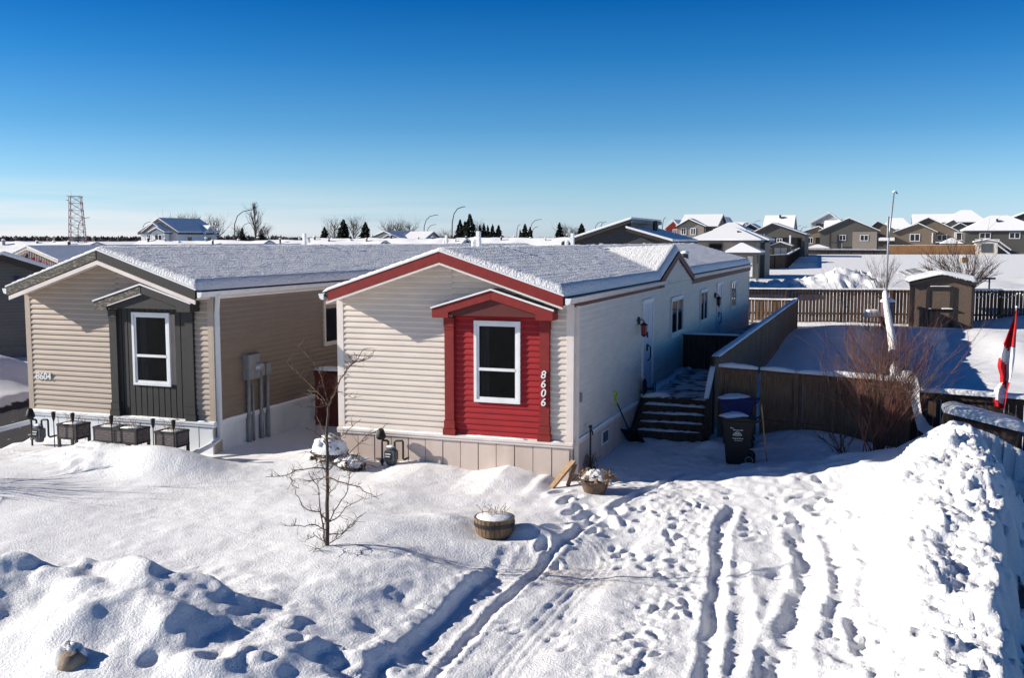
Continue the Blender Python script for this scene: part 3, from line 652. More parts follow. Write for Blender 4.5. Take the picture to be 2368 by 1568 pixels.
    for s_ in (-1, 1):
        e_ = pm + s_ * hp; i_ = pm + s_ * (hp - .34)
        pts = [(pm, zp), (e_, zt), (e_, zt - .17), (i_, zt - .17), (i_, zt - .06), (pm, zp - .165)]
        b.prism(pts, yf, yf + .05)
    b.box(pm - hp, yf + .05, zt - .168, pm - hp + .04, 0, zt - .012); b.box(pm + hp - .04, yf + .05, zt - .168, pm + hp, 0, zt - .012)
    gab = b.build('porch_gable', c['bayt'] if not isinstance(c['fascia'], tuple) else c['fascia'][1], t, bevel=.003)
    if isinstance(c['fascia'], tuple):
        b = MB(); e_ = pm - hp; i_ = pm - hp + .34
        b.prism([(pm, zp - .005), (e_ + .005, zt - .003), (e_ + .005, zt - .168), (i_, zt - .168), (i_, zt - .062), (pm, zp - .16)], yf - .006, yf - .001); b.build('worn_face', c['fascia'][0], gab)
        b = MB(); b.prism([(pm, zp - .165), (i_, zt - .06), (i_, zt - .085), (pm, zp - .19)], yf - .002, yf + .04); b.build('rake_trim', c['soffit'], gab)
    b = MB()
    for s_ in (-1, 1):
        e_ = pm + s_ * (hp + .015); b.prism([(pm, zp + .035), (e_, zt + .035 - .005), (e_, zt + .0), (pm, zp + .003)], yf - .012, .0)
    ro = b.build('porch_roof', ASPH, t)
    b = MB(); bar_fascia(b, [(pm - hp - .02, zt + .036), (pm, zp + .042), (pm + hp + .02, zt + .036)], .034, yf - .022, yf + .012); b.build('drip_edge', WHITE, ro)
    b = MB(); b.strip([(pm - hp, yf / 2, zt + .03), (pm - .02, yf / 2, zp + .03)], .32, .028, .3, seed=8); b.build('snow_cap', SNOW, ro, smooth=True)
    b = MB(); b.prism([(pm - hp + .05, zt - .12), (pm + hp - .05, zt - .12), (pm + hp - .05, zt), (pm, zp - .02), (pm - hp + .05, zt)], yf + .06, -.02); b.build('gable_infill', c['infill'], t)
    # window of the bay
    window(t, fp, w0, w1, wz0, wz1, [('h', c['mid'])], open_=True, proud=.06)
    return t, zE, zR, xm

main, zE, zR, xm = park_home(dict(at=(0, 0), len=27.5, row=.1135, zs=.74, oh=.53, seed=3, fl=-.07, label='cream vinyl mobile home with red gable boards and red bay around its front window',
    front=CREAM, side=CREAM, trim=CREAM_T, skirt=BEIGE_P, belt=CREAM_T, fascia=RED, soffit=CREAM_T, eave=ASPH, gut=CREAM_T, panel=(-2.42, -.50), pil=(-2.58, -.42), porch_z=3.05,
    panel_kind='lap', bay=REDV, bayt=RED, infill=REDD, win=(-1.965, -1.02, 1.40, 2.985), mid=2.045, dorm=(10.4, 4.23, .29), sledge=5.4))
for i, ch in enumerate('8606'):
    text(ch, .205, WHITE, main, (-.545, -.094, 1.93 - .175 * i))
# windows and doors along the right wall
for u0, u1 in ((9.45, 11.3), (14.33, 15.82), (21.55, 23.0)):
    window(main, sp_, u0, u1, 1.86, 2.94, [('v', (u0 + u1) / 2)], proud=.065, snowtop=True)
for u0, u1, z0, z1 in ((5.9, 7.15, .86, 3.08), (17.9, 19.1, .86, 3.03)):
    b = MB(); b.box(0, u0, z0, .05, u0 + .1, z1); b.box(0, u1 - .1, z0, .05, u1, z1); b.box(0, u0 + .1, z1 - .1, .05, u1 - .1, z1); b.box(0, u0 + .1, z0, .045, u1 - .1, z0 + .05)
    dr = MB(); dr.box(.002, u0 + .1, z0 + .05, .03, u1 - .1, z1 - .1)
    um = (u0 + u1) / 2
    for a0, a1, c0, c1 in ((u0 + .22, um - .06, z0 + .2, z0 + .8), (um + .06, u1 - .22, z0 + .2, z0 + .8), (u0 + .22, um - .06, z0 + .95, z1 - .25), (um + .06, u1 - .22, z0 + .95, z1 - .25)):
        dr.box(.03, a0, c0, .036, a1, c1)
    d_ = dr.build('door', DOORW, main, bevel=.003); b.build('door_frame', WHITE, d_)
    b = MB(); b.box(.03, u0 + .42, z0 + .95, .06, u0 + .54, z0 + 1.12); b.tube([(.06, u0 + .48, z0 + 1.1), (.13, u0 + .48, z0 + 1.05), (.13, u0 + .48, z0 + .78), (.06, u0 + .48, z0 + .70)], .016, 6); b.box(.03, u0 + .44, z0 + 1.28, .06, u0 + .53, z0 + 1.42); b.build('handle', BLACK, d_)
    b = MB(); b.strip([(.03, u0, z1), (.03, u1, z1)], .06, .025, seed=6); b.build('snow_cap', SNOW, d_, smooth=True)
for u, z, gl in ((5.42, 2.62, LITE), (17.4, 2.62, GLASS)):
    b = MB(); b.lathe([(.01, -.09), (.05, -.08), (.06, 0), (.05, .09), (.01, .1)], (.03, u, z), 10); b.tube([(.03, u, z), (.12, u, z + .04), (.17, u, z + .0), (.17, u, z - .04)], .014, 6)
    b.lathe([(.02, .0), (.09, -.05), (.10, -.07), (.06, -.075)], (.17, u, z - .03), 8)
    for k in range(6): b.tube([(.17 + .075 * math.cos(k * 1.047), u + .075 * math.sin(k * 1.047), z - .10), (.17 + .06 * math.cos(k * 1.047), u + .06 * math.sin(k * 1.047), z - .31)], .008, 4)
    b.lathe([(.07, -.31), (.07, -.33), (.03, -.36), (.01, -.38)], (.17, u, z), 8); la = b.build('wall_lamp', IRON, main)
    b = MB(); b.lathe([(.06, -.10), (.055, -.2), (.045, -.31)], (.17, u, z), 8); b.build('lamp_glass', gl, la, smooth=True)
b = MB(); b.box(.015, .42, 1.42, .05, .53, 1.60); b.build('outlet_cover', GREYM, main)
b = MB(); b.box(.03, 2.08, .26, .05, 2.62, .56); sv = b.build('skirting_vent', WHITE, main)
b = MB(); b.box(.045, 2.14, .30, .056, 2.56, .52); b.build('vent_screen', DGREY, sv)
# roof pipes: two near the back of the right slope, gooseneck and box vents behind the ridge
def zroof(x): return zE + .331 * (WID / 2 + .02 - abs(x - xm))
for y, x, r, h in ((15.2, -.95, .07, .24), (16.4, -.85, .12, .28)):
    b = MB(); b.lathe([(r, -.1), (r, h)], (x, y, zroof(x)), 10); b.lathe([(r * 1.5, -.02), (r * 1.2, .12)], (x, y, zroof(x)), 10); pi = b.build('vent_pipe', IRON, main)
    b = MB(); b.lathe([(r * 1.25, 0), (r * 1.3, .04), (r * .7, .09), (.01, .1)], (x, y, zroof(x) + h), 10); b.build('snow_cap', SNOW, pi, smooth=True)
def ridge_vents(home, ys):
    for y in ys:
        x = xm - .45; z = zroof(x)
        b = MB(); b.box(x - .04, y - .05, z, x + .05, y + .05, z + .55); pi = b.build('vent_pipe', WHITE, home, bevel=.01)
        x2 = x - .35; z = zroof(x2)
        b = MB(); b.tube([(x2, y + .6, z), (x2, y + .6, z + .42), (x2 + .04, y + .6, z + .50), (x2 + .12, y + .6, z + .50), (x2 + .15, y + .6, z + .40)], .055, 8); b.build('gooseneck_vent', WHITE, home, smooth=True)
ridge_vents(main, (2.6, 9.9))
# downpipe on the right corner
b = MB(); b.bar((.065, .10, 3.3), (.065, .10, .1), .06, .08, (1, 0, 0)); b.bar((.02, .20, 3.3), (.02, .20, .2), .05, .06, (1, 0, 0)); b.build('downpipe', CREAM_T, main, bevel=.008)

# ------------------------------------------------------------------ taupe home on the left
LHB = -.42; LHO = (onplane(499, 860, LHB)[0] + onplane(64, 815, LHB)[0]) / 2 + WID / 2
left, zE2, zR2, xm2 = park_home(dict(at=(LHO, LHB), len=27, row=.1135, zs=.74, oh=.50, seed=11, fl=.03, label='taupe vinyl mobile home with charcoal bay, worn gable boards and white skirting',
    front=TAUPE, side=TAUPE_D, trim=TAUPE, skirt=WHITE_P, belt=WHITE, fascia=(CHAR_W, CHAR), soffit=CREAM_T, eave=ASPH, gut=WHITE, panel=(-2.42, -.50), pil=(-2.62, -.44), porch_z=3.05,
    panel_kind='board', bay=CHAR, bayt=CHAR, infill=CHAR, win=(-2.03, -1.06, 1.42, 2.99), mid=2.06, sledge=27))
text('8604', .215, WHITE, left, (-WID + .42, -.036, 1.42), name='house_number', shear=.1)
window(left, sp_, 4.45, 6.1, 1.88, 3.02, [], proud=.065, trimm=CREAM_T)
b = MB(); b.bar((.10, .06, 3.40), (.07, .05, 3.0), .07, .09, (0, 1, 0)); b.bar((.07, .05, 3.02), (.07, .05, .34), .075, .10, (0, 1, 0)); b.bar((.07, .05, .37), (-.02, -.12, .26), .075, .10, (0, 1, 0)); b.bar((-.01, -.10, .27), (-.20, -.62, .10), .075, .10)
b.build('downpipe', WHITE, left, bevel=.008)
b = MB(); b.bar((-WID - .05, -.02, .42), (-WID - .75, -.55, .22), .08, .10); b.build('downpipe', WHITE, left, bevel=.008)
ridge_vents(left, (8.5, 19.0))

# ------------------------------------------------------------------ deck, rails and fences beside the cream home
rnd = random.Random(21)
def boards(b, x0, x1, y, zb, zt, w=.14, gap=.012, th=.022, jit=.012, ax='x', widegap=.0):
    x = x0
    while x < x1 - .03:
        x2 = min(x + w, x1); j = rnd.uniform(-jit, jit); q = rnd.uniform(-.004, .004)
        za = zb(x) if callable(zb) else zb; zc = zt(x) if callable(zt) else zt
        if ax == 'x': b.box(x, y + q, za, x2, y + th + q, zc + j)
        else: b.box(y + q, x, za, y + th + q, x2, zc + j)
        x = x2 + gap + (widegap if rnd.random() < .12 else 0)
DZ = .80
dk = thing('deck', 'long dark wooden deck with steps and snowy board railing along the cream home', 'deck', W(0, 0))
b = MB(); y = 5.62
while y < 30.6: b.box(.06, y, DZ - .035, 1.80, min(y + .137, 30.6), DZ - rnd.uniform(0, .003)); y += .143
fl = b.build('floor', mat('deck_boards_snowy', (.075, .062, .055), .8, (.70, .73, .78), ns=2.4, stretch=(1.4, 1, 1), lo=.36, hi=.56, detail=9, bump=.3), dk)
b = MB()
for k in range(40):
    yy = 5.7 + 6 * rnd.random() ** 1.3; b.lathe([(.10, 0), (.07, .05), (.02, .075)], (.10 + abs(rnd.gauss(0, .06)), yy, DZ - .01), 7, rnd.uniform(.5, 1.3), rnd.uniform(.5, 1.6))
b.strip([(.12, 5.72, DZ), (.75, 5.74, DZ)], .3, .10, .5, seed=5); b.strip([(.10, 7.3, DZ), (.12, 11.1, DZ)], .18, .07, .5, seed=2)
b.build('snow_cap', SNOW, fl, smooth=True)
sf = MB(); sn = MB()
for k in range(5):
    z = DZ - .02 - .155 * k; yb = 5.62 - .27 * k
    if k: sf.box(.14, yb, z - .035, 1.72, yb + .30, z); sn.strip([(.20, yb + .17, z - .005), (1.66, yb + .17, z - .005)], .20, .045, .55, .07, seed=k * 3)
    sf.box(.16, yb + .012, z - .155 - (.0 if k < 4 else .3), 1.70, yb + .035, z - .036 if k else z - .0)
sf.box(.10, 4.35, -.2, .14, 5.62, .2); 
for s_ in (.12, 1.72): sf.prism([(5.62, DZ - .04), (5.62, -.2), (4.35, -.2), (4.35, .02)], s_, s_ + .04, 'x')
st = sf.build('stair', WOOD_D, dk); sn.build('snow_cap', SNOW, st, smooth=True)
RZ = 1.84
b = MB(); boards(b, 5.55, 30.5, 1.83, lambda x: .25, RZ - .06, ax='y', gap=.002); rl = b.build('side_rail', WOOD, dk)
b = MB(); b.box(1.76, 5.45, RZ - .045, 1.93, 30.6, RZ)
for y in np.arange(5.6, 30.6, 1.9): b.box(1.73, y, -.2, 1.82, y + .09, RZ - .05)
b.box(1.80, 5.45, RZ - .2, 1.84, 30.5, RZ - .06); b.build('cap_rail', WOOD_D, dk)
b = MB(); b.strip([(1.845, 5.47, RZ - .005), (1.845, 30.55, RZ - .005)], .20, .055, .12, seed=12); b.build('snow_cap', SNOW, rl, smooth=True)
b = MB(); boards(b, .08, 1.76, 11.3, DZ, 1.80, gap=.006); b.box(.04, 11.25, 1.78, 1.80, 11.38, 1.815); b.box(.05, 11.27, DZ, .14, 11.36, 1.80); b.box(.2, 11.26, 1.66, 1.76, 11.29, 1.76); cr = b.build('cross_rail', WOOD_D, dk)
b = MB(); b.strip([(.05, 11.31, 1.81), (1.76, 11.31, 1.81)], .15, .05, .15, seed=15); b.build('snow_cap', SNOW, cr, smooth=True)
b = MB(); boards(b, -2.6, 1.9, 30.5, .45, 1.76, w=.10, gap=.10); b.box(-2.6, 30.46, 1.74, 1.9, 30.6, 1.78); b.box(-2.6, 30.47, .62, 1.9, 30.5, .7); er = b.build('end_rail', WOOD, dk)
b = MB(); b.strip([(-2.6, 30.53, 1.775), (1.9, 30.53, 1.775)], .16, .07, .1, seed=17); b.build('snow_cap', SNOW, er, smooth=True)
b = MB(); b.bar((1.80, 5.45, 1.62), (1.78, 4.72, .98), .09, .04); b.box(1.76, 4.70, -.1, 1.85, 4.79, .96); b.box(1.75, 5.40, -.1, 1.85, 5.50, 1.66)
boards(b, 4.80, 5.45, 1.79, 0.0, lambda x: .94 + (x - 4.75) * .86, ax='y'); hr = b.build('stair_rail', WOOD_D, dk)
b = MB(); b.strip([(1.80, 5.46, 1.645), (1.78, 4.68, .97)], .13, .045, .08, seed=19); b.build('snow_cap', SNOW, hr, smooth=True)

FB = 5.15
def fence(name, label, segs, wood, post_every, boards_gap, snow, ht, base_dz=-.25, w=.14, widegap=0, group=None, bstyle=0, snow_w=.17, posts=None, rails=True, snow_split=()):
    """segs: world points (x, y, z of the top); boards stand between ground and top"""
    t = thing(name, label, 'fence', (segs[0][0], segs[0][1], 0), 0, group)
    o0 = Vector((segs[0][0], segs[0][1], 0)); bb = MB(); rr = MB(); sb = MB(); path = []
    for (a, c) in zip(segs, segs[1:]):
        a, c = Vector(a), Vector(c); d = c - a; ln = Vector((d.x, d.y, 0)).length; u = Vector((d.x, d.y, 0)) / ln; n = Vector((u.y, -u.x, 0)); s_ = 0
        m = int(ln / (w + boards_gap)) + 1; g_ = ground(np.array([a.x + d.x * k / m for k in range(m + 1)]), np.array([a.y + d.y * k / m for k in range(m + 1)]))[0]
        k = 0
        while s_ < ln - .02:
            e_ = min(s_ + w, ln); zt = a.z + d.z * s_ / ln + rnd.uniform(-.008, .008); zb = g_[min(k, m)] + base_dz if ht is None else a.z + d.z * s_ / ln - ht
            p0 = a - o0 + u * s_ + n * rnd.uniform(-.004, .004); p1 = a - o0 + u * e_; q = n * .02
            vs = [Vector((p.x, p.y, z)) for z in (zb, zt) for p in (p0, p1, p1 + q, p0 + q)]
            bb.add(vs, [(0, 3, 2, 1), (4, 5, 6, 7), (0, 1, 5, 4), (1, 2, 6, 5), (2, 3, 7, 6), (3, 0, 4, 7)])
            s_ = e_ + boards_gap + (widegap if rnd.random() < .15 else 0); k += 1
        for off, hh in ((-.07, .09), (-1.15, .09)):
            if off < -.5 and not rails: continue
            rr = MB(); rr.bar(a - o0 - n * -.045 + Vector((0, 0, off)), c - o0 + n * .045 + Vector((0, 0, off)), .04, hh); rr.build('rail', wood, t)
        rr = MB(); rr.bar(a - o0 + Vector((0, 0, .015)), c - o0 + Vector((0, 0, .015)), .12, .035); rr.build('cap_rail', wood, t)
        pp = posts if posts is not None else list(np.arange(0, ln + .01, post_every))
        for s_ in pp:
            p = a - o0 + u * s_ + n * .055; zt = a.z + d.z * s_ / ln; zb = gz(p.x + o0.x, p.y + o0.y) - .3
            x = MB(); x.bar((p.x, p.y, zb), (p.x, p.y, zt + .02), .10, .10, (u.x, u.y, 0)); x.build('post', wood, t)
        path.append((a - o0 + Vector((0, 0, .03)), c - o0 + Vector((0, 0, .03))))
    bb.build('board', wood, t)
    if snow:
        sp2 = MB()
        for i, (a, c) in enumerate(path): sp2.strip([a, c], snow_w, snow, .16, .14, seed=i * 5 + len(name))
        sp2.build('snow_cap', SNOW, t, smooth=True)
    return t
def WW(o, b_, z): return tuple(W(o, b_, z))
fence('garden_fence', 'short brown board fence panel right beside the deck steps', [WW(1.98, FB, 1.63), WW(2.86, FB, 1.60)], WOOD, 9, .004, .10, None, posts=[.05], snow_w=.22)
fence('garden_fence', 'snow capped brown board fence between the bins and the red twigged bush', [WW(2.91, FB, 1.60), WW(3.7, FB, 1.56), WW(5.92, FB, 1.47)], WOOD, 9, .002, .10, None, widegap=.006, posts=[.8], snow_w=.24)
pt = thing('fence_post', 'thick square timber post with snow sliding down its right side', 'post', gW(6.0, 4.95, -.3))
z0 = pt.location.z
b = MB(); b.box(-.085, -.07, 0, .085, .07, 1.47 - z0); b.build('timber', WOOD, pt, bevel=.008)
b = MB(); P_ = [(0, .25, 1.62), (.0, .1, 1.60), (.05, -.02, 1.52), (.16, -.12, 1.18), (.24, -.2, .86), (.36, -.3, .62), (.60, -.42, .52), (.95, -.55, .50)]
rows = []
for i, (x, y, z) in enumerate(P_):
    wv_ = [.17, .19, .19, .12, .10, .17, .24, .28][i]; rows.append([(x + wv_ * math.cos(a) * (1 if i < 3 else .8), y + .14 * math.sin(a) * .5 - .02, z - z0 + .10 * math.sin(a) - (.05 if i > 3 else 0)) for a in np.linspace(-.25, math.pi + .25, 9)])
b.grid(rows); b.build('snow_cap', SNOW, pt, smooth=True)
pts = [atd(2073, 884, 24.2), atd(2067, 825, 29.5), atd(2061, 770, 36), atd(2051, 715, 42), atd(2047, 676, 46.6)]
fence('side_fence', 'dark fence running back through the yard under a thick white snow ridge', [tuple(p - Vector((0, 0, .12))) for p in pts], WOOD_D, 3, .015, .24, None, snow_w=.24)
fence('neighbour_fence', 'black stained fence behind the tilted brown crate and the flag', [WW(6.12, 5.25, 1.26), WW(9.0, 5.25, 1.18), WW(17, 5.25, 1.05)], WOOD_D, 2.35, .004, .10, None, widegap=.012, snow_w=.26)
p1, p2 = atd(1700, 669, 50.5), atd(2420, 673, 47.6)
fence('back_fence', 'long dark picket fence across the back of the yard behind the shed', [tuple(p1), tuple(p2)], WOOD_D, 2.45, .026, .07, None, w=.135, snow_w=.2)
fence('board_screen', 'low red stained board fence closing the gap between the two homes', [WW(-7.35, 3.1, 1.40), WW(-4.98, 3.1, 1.40)], mat('red_brown_boards', (.13, .03, .022), .8, (.20, .05, .035), ns=5, stretch=(7, 7, .6), bump=.3), 9, .006, .09, None, posts=[], snow_w=.25)
b = MB(); pa = []
dv = (p2 - p1)
for k in range(60):
    f_ = .74 + .26 * k / 59; q = p1 + dv * f_; pa.append((q.x, q.y - .12, q.z - .08 - .22 * abs(math.sin(k / 59 * math.pi * 3))))
b.tube(pa, .008, 4); sl_ = b.build('string_lights', IRON); tag(sl_, 'string of small white bulbs sagging along the back fence beside the shed', 'string lights')
b = MB()
for q in pa[::2]: b.lathe([(.01, .04), (.035, .02), (.035, -.03), (.01, -.05)], q, 6)
b.build('bulb', BOLT, sl_, smooth=True)

# ------------------------------------------------------------------ things around the homes
def snowblob(b, c, rx, ry, h, seed=0, n=14, m=6, am=.18):
    rows = []
    for i in range(m + 1):
        a = math.pi / 2 * i / m; row = []
        for k in range(n + 1):
            t = 2 * math.pi * (k % n) / n; q = 1 + am * float(vn(math.cos(t) * 1.7 + seed, math.sin(t) * 1.7 + i * .3, seed))
            row.append((c[0] + rx * math.cos(t) * math.cos(a) * q, c[1] + ry * math.sin(t) * math.cos(a) * q, c[2] + h * math.sin(a) * (1 + am * .6 * float(vn(math.cos(t) * 3 + i, math.sin(t) * 3, seed + 2)))))
        rows.append(row)
    return b.grid(rows)
def cart(label, mt, o, b_, rz, s=1.0, logo=True):
    t = thing('wheeled_bin', label, 'bin', gW(o, b_, -.02), -TH + rz)
    b = MB(); w0, w1, d0, d1, h = .23 * s, .285 * s, .24 * s, .31 * s, .93 * s
    b.add([(-d0, -w0, .03), (d0 - .06, -w0, .03), (d0 - .06, w0, .03), (-d0, w0, .03), (-d1, -w1, h), (d1, -w1, h), (d1, w1, h), (-d1, w1, h)], [(0, 3, 2, 1), (4, 5, 6, 7), (0, 1, 5, 4), (1, 2, 6, 5), (2, 3, 7, 6), (3, 0, 4, 7)])
    b.build('body', mt, t, bevel=.02)
    b = MB(); b.box(-d1 - .02, -w1 - .02, h - .05, d1 + .02, w1 + .02, h - .01); b.build('rim', mt, t, bevel=.008)
    b = MB(); b.prism([(-d1 - .05, h), (d1 + .03, h), (d1 + .03, h + .03), (.1, h + .08), (-d1 - .05, h + .035)], -w1 - .025, w1 + .025); li = b.build('lid', mt, t, bevel=.012)
    b = MB(); snowblob(b, (-.06, 0, h + .045), d1 * .95, w1 * .9, .09, 5 + int(s * 10), am=.3); b.build('snow_cap', SNOW, li, smooth=True)
    b = MB(); b.tube([(d1 - .02, -w1 + .04, h - .06), (d1 + .10, -w1 + .04, h + .02), (d1 + .10, w1 - .04, h + .02), (d1 - .02, w1 - .04, h - .06)], .018, 7); b.build('handle', mt, t)
    for s_ in (-1, 1):
        b = MB(); b.v = []; pr = [(.0, -.03), (.08, -.03), (.125, -.025), (.13, 0), (.125, .025), (.08, .03), (0, .03)]
        n = 18; vs = [(d0 - .02 + r * math.cos(2 * math.pi * k / n), s_ * (w0 + .0) + y, .12 + r * math.sin(2 * math.pi * k / n)) for r, y in pr for k in range(n)]
        b.add(vs, [(i * n + k, i * n + (k + 1) % n, (i + 1) * n + (k + 1) % n, (i + 1) * n + k) for i in range(len(pr) - 1) for k in range(n)])
        wh = b.build('wheel', BLACK, t, smooth=True)
        b = MB(); b.tube([(d0 - .02 + .075 * math.cos(a), s_ * w0 - .034, .12 + .075 * math.sin(a)) for a in np.linspace(0, 6.28, 15)], .008, 5); b.build('rim', GREYM, wh)
    if logo:
        sl = (w1 - w0) / (h - .03); yy = lambda z: -(w0 + sl * (z - .03)) - .004
        b = MB()
        for r, t_ in ((.085, .016), (.055, .016), (.025, .014)):
            n = 14; ar = np.linspace(.15, math.pi - .15, n); cz = .615
            vs = [(-.02 + q * math.cos(a), yy(cz + q * math.sin(a)), cz + q * math.sin(a)) for a in ar for q in (r - t_ / 2, r + t_ / 2)]
            b.add(vs, [(2 * i, 2 * i + 1, 2 * i + 3, 2 * i + 2) for i in range(n - 1)])
        for x0, x1, z, hh in ((-.10, -.06, .735, .024), (-.05, .02, .735, .014), (.03, .09, .735, .018), (-.11, -.085, .56, .022), (-.075, -.035, .56, .02), (-.025, .0, .56, .02), (.012, .05, .56, .02), (.06, .10, .56, .018), (-.08, -.03, .52, .012), (-.02, .04, .52, .012), (.05, .08, .52, .012), (-.16, -.13, .78, .02), (-.12, -.10, .77, .018)):
            b.add([(x0, yy(z), z), (x1, yy(z), z), (x1, yy(z + hh), z + hh), (x0, yy(z + hh), z + hh)], [(0, 1, 2, 3)])
        b.build('logo', INK, t, norm=False)
    return t
cart('black wheeled bin with white crest, snow on its lid, in front of the fence', BLACK, 2.74, 2.85, .10, 1.0)
cart('blue wheeled bin half hidden behind the black one by the steps', BLUEP, 2.52, 4.35, .06, 1.12, False)

t = thing('snow_shovel', 'snow shovel with lime green grip leaning on the cream home', 'shovel', W(0, 0))
b = MB(); b.tube([(.05, 3.26, 1.02), (.22, 3.80, .28)], .016, 7); b.build('shaft', IRON, t)
b = MB(); b.tube([(.035, 3.20, 1.10), (.06, 3.28, .98)], .024, 8); b.tube([(.028, 3.10, 1.24), (.05, 3.10, 1.20), (.04, 3.20, 1.09)], .018, 6); b.tube([(.028, 3.32, 1.22), (.05, 3.3, 1.18), (.04, 3.20, 1.09)], .018, 6); b.tube([(.028, 3.10, 1.25), (.028, 3.34, 1.23)], .02, 6); b.build('grip', LIME, t)
b = MB(); b.grid([[(.22 + .30 * v * .4 + u * .20, 3.82 + .30 * v + .05 * math.cos(u * 3) - abs(u) * .05, .30 - .34 * v + .04 * u * u) for u in np.linspace(-1, 1, 7)] for v in np.linspace(0, 1, 5)]); b.build('blade', BLACK, t, smooth=True, norm=False)
t = thing('wooden_pole', 'thin wooden pole stuck upright in snow right of the black bin', 'pole', gW(3.34, 2.8, -.15))
b = MB(); b.tube([(0, 0, 0), (-.16, .10, 1.28)], [.017, .016], 7); b.build('shaft', WOOD_B, t); b = MB(); b.tube([(-.158, .099, 1.26), (-.163, .102, 1.32)], [.02, .018], 7); b.build('tip', WOOD, t)
t = thing('hose_tap', 'black standpipe tap beside the skirting of the cream home', 'tap', W(0, 0))
b = MB(); b.tube([(.14, .81, -.1), (.14, .81, .86)], .020, 7); b.build('pipe', IRON, t)
b = MB(); b.lathe([(.03, 0), (.04, .03), (.02, .06)], (.14, .81, .86), 8); b.tube([(.14, .73, .90), (.14, .89, .90)], .014, 6); b.tube([(.14, .81, .84), (.20, .74, .80), (.21, .73, .74)], .018, 6); b.build('valve', IRON, t)
b = MB()
for k in range(26): x, y = .14 + rnd.gauss(0, .07), .83 + rnd.gauss(0, .07); b.tube([(x, y, .0), (x + rnd.gauss(0, .04), y + rnd.gauss(0, .04), .16), (x + rnd.gauss(0, .09), y + rnd.gauss(0, .09), .26 + rnd.uniform(0, .12))], .006, 3)
b.build('weeds', TWIG, t)

t = thing('flower_pot', 'round brown flower pot of dead flowers under snow at the house corner', 'flower pot', gW(.62, -.62, -.05)); t.scale = (.80, .80, .80)
b = MB(); b.lathe([(.20, 0), (.24, .05), (.30, .22), (.31, .30), (.33, .31), (.33, .36), (.29, .36), (.27, .30)], (0, 0, 0), 22); b.lathe([(.30, .0), (.34, .01), (.34, .045), (.30, .05)], (0, 0, 0), 22); b.build('pot', CLAY, t, smooth=True)
b = MB()
for k in range(130):
    a = rnd.uniform(0, 6.28); r = .26 * math.sqrt(rnd.random()); l = rnd.uniform(.12, .34); o2 = .10 + r * .7
    x, y = r * math.cos(a), r * math.sin(a); b.tube([(x, y, .3), (x + o2 * .4 * math.cos(a), y + o2 * .4 * math.sin(a), .3 + l * .8), (x + o2 * math.cos(a), y + o2 * math.sin(a), .3 + l * .75 - r * .3)], [.006, .005, .004], 3)
    c = (x + o2 * math.cos(a), y + o2 * math.sin(a), .3 + l * .75 - r * .3); b.add([(c[0] + rnd.gauss(0, .03), c[1] + rnd.gauss(0, .03), c[2] + rnd.gauss(0, .03)) for _ in range(4)], [(0, 1, 2), (1, 2, 3)])
b.build('dead_flowers', STRAW, t, norm=False)
b = MB(); snowblob(b, (0, 0, .42), .24, .22, .15, 4, am=.5); snowblob(b, (.1, -.14, .38), .18, .14, .10, 7, am=.5); snowblob(b, (-.15, -.1, .38), .14, .14, .09, 9, am=.5); b.build('snow_cap', SNOW, t, smooth=True)
t = thing('leaning_board', 'weathered plank propped against the front corner of the cream home', 'board', gW(.02, -.1, 0))
b = MB(); b.bar((-.24, -.50, -.02), (.06, -.05, .42), .12, .04); b.bar((.02, -.30, .0), (.10, -.06, .36), .07, .03); b.build('plank', WOOD_B, t)

t = thing('barrel_planter', 'half barrel planter with dry stems, sunk in the front lawn', 'planter', gW(-.16, -3.72, 0))
t.location.z = -.16
b = MB(); n = 26
for k in range(n):
    a0, a1 = 2 * math.pi * k / n + .012, 2 * math.pi * (k + 1) / n - .012
    pr = [(.255, 0), (.290, .14), (.312, .30), (.318, .40)]; pi_ = [(r - .03, z) for r, z in pr][::-1]
    vs = []; 
    for r, z in pr + pi_: vs += [(r * math.cos(a0), r * math.sin(a0), z), (r * math.cos(a1), r * math.sin(a1), z)]
    m = 8; b.add(vs, [(2 * i, 2 * i + 1, 2 * ((i + 1) % m) + 1, 2 * ((i + 1) % m)) for i in range(m)] + [tuple(2 * i for i in range(m)), tuple(2 * i + 1 for i in range(m - 1, -1, -1))])
b.build('barrel', OAK, t)
for z, r in ((.10, .287), (.30, .316)):
    b = MB(); b.lathe([(r - .006, z - .03), (r + .003, z - .03), (r + .008, z + .03), (r, z + .03)], (0, 0, 0), 32); b.build('hoop', IRON, t)
b = MB(); snowblob(b, (0, 0, .37), .305, .305, .075, 2, 26, 7, .05); b.build('snow_cap', SNOW, t, smooth=True)
b = MB()
for k in range(20): x, y = rnd.gauss(-.04, .09), rnd.gauss(.02, .08); b.tube([(x, y, .40), (x + rnd.gauss(0, .02), y, .48), (x + rnd.gauss(0, .05), y + rnd.gauss(0, .03), .50 + rnd.uniform(0, .12))], .0045, 3)
b.build('dry_stems', STRAW, t)

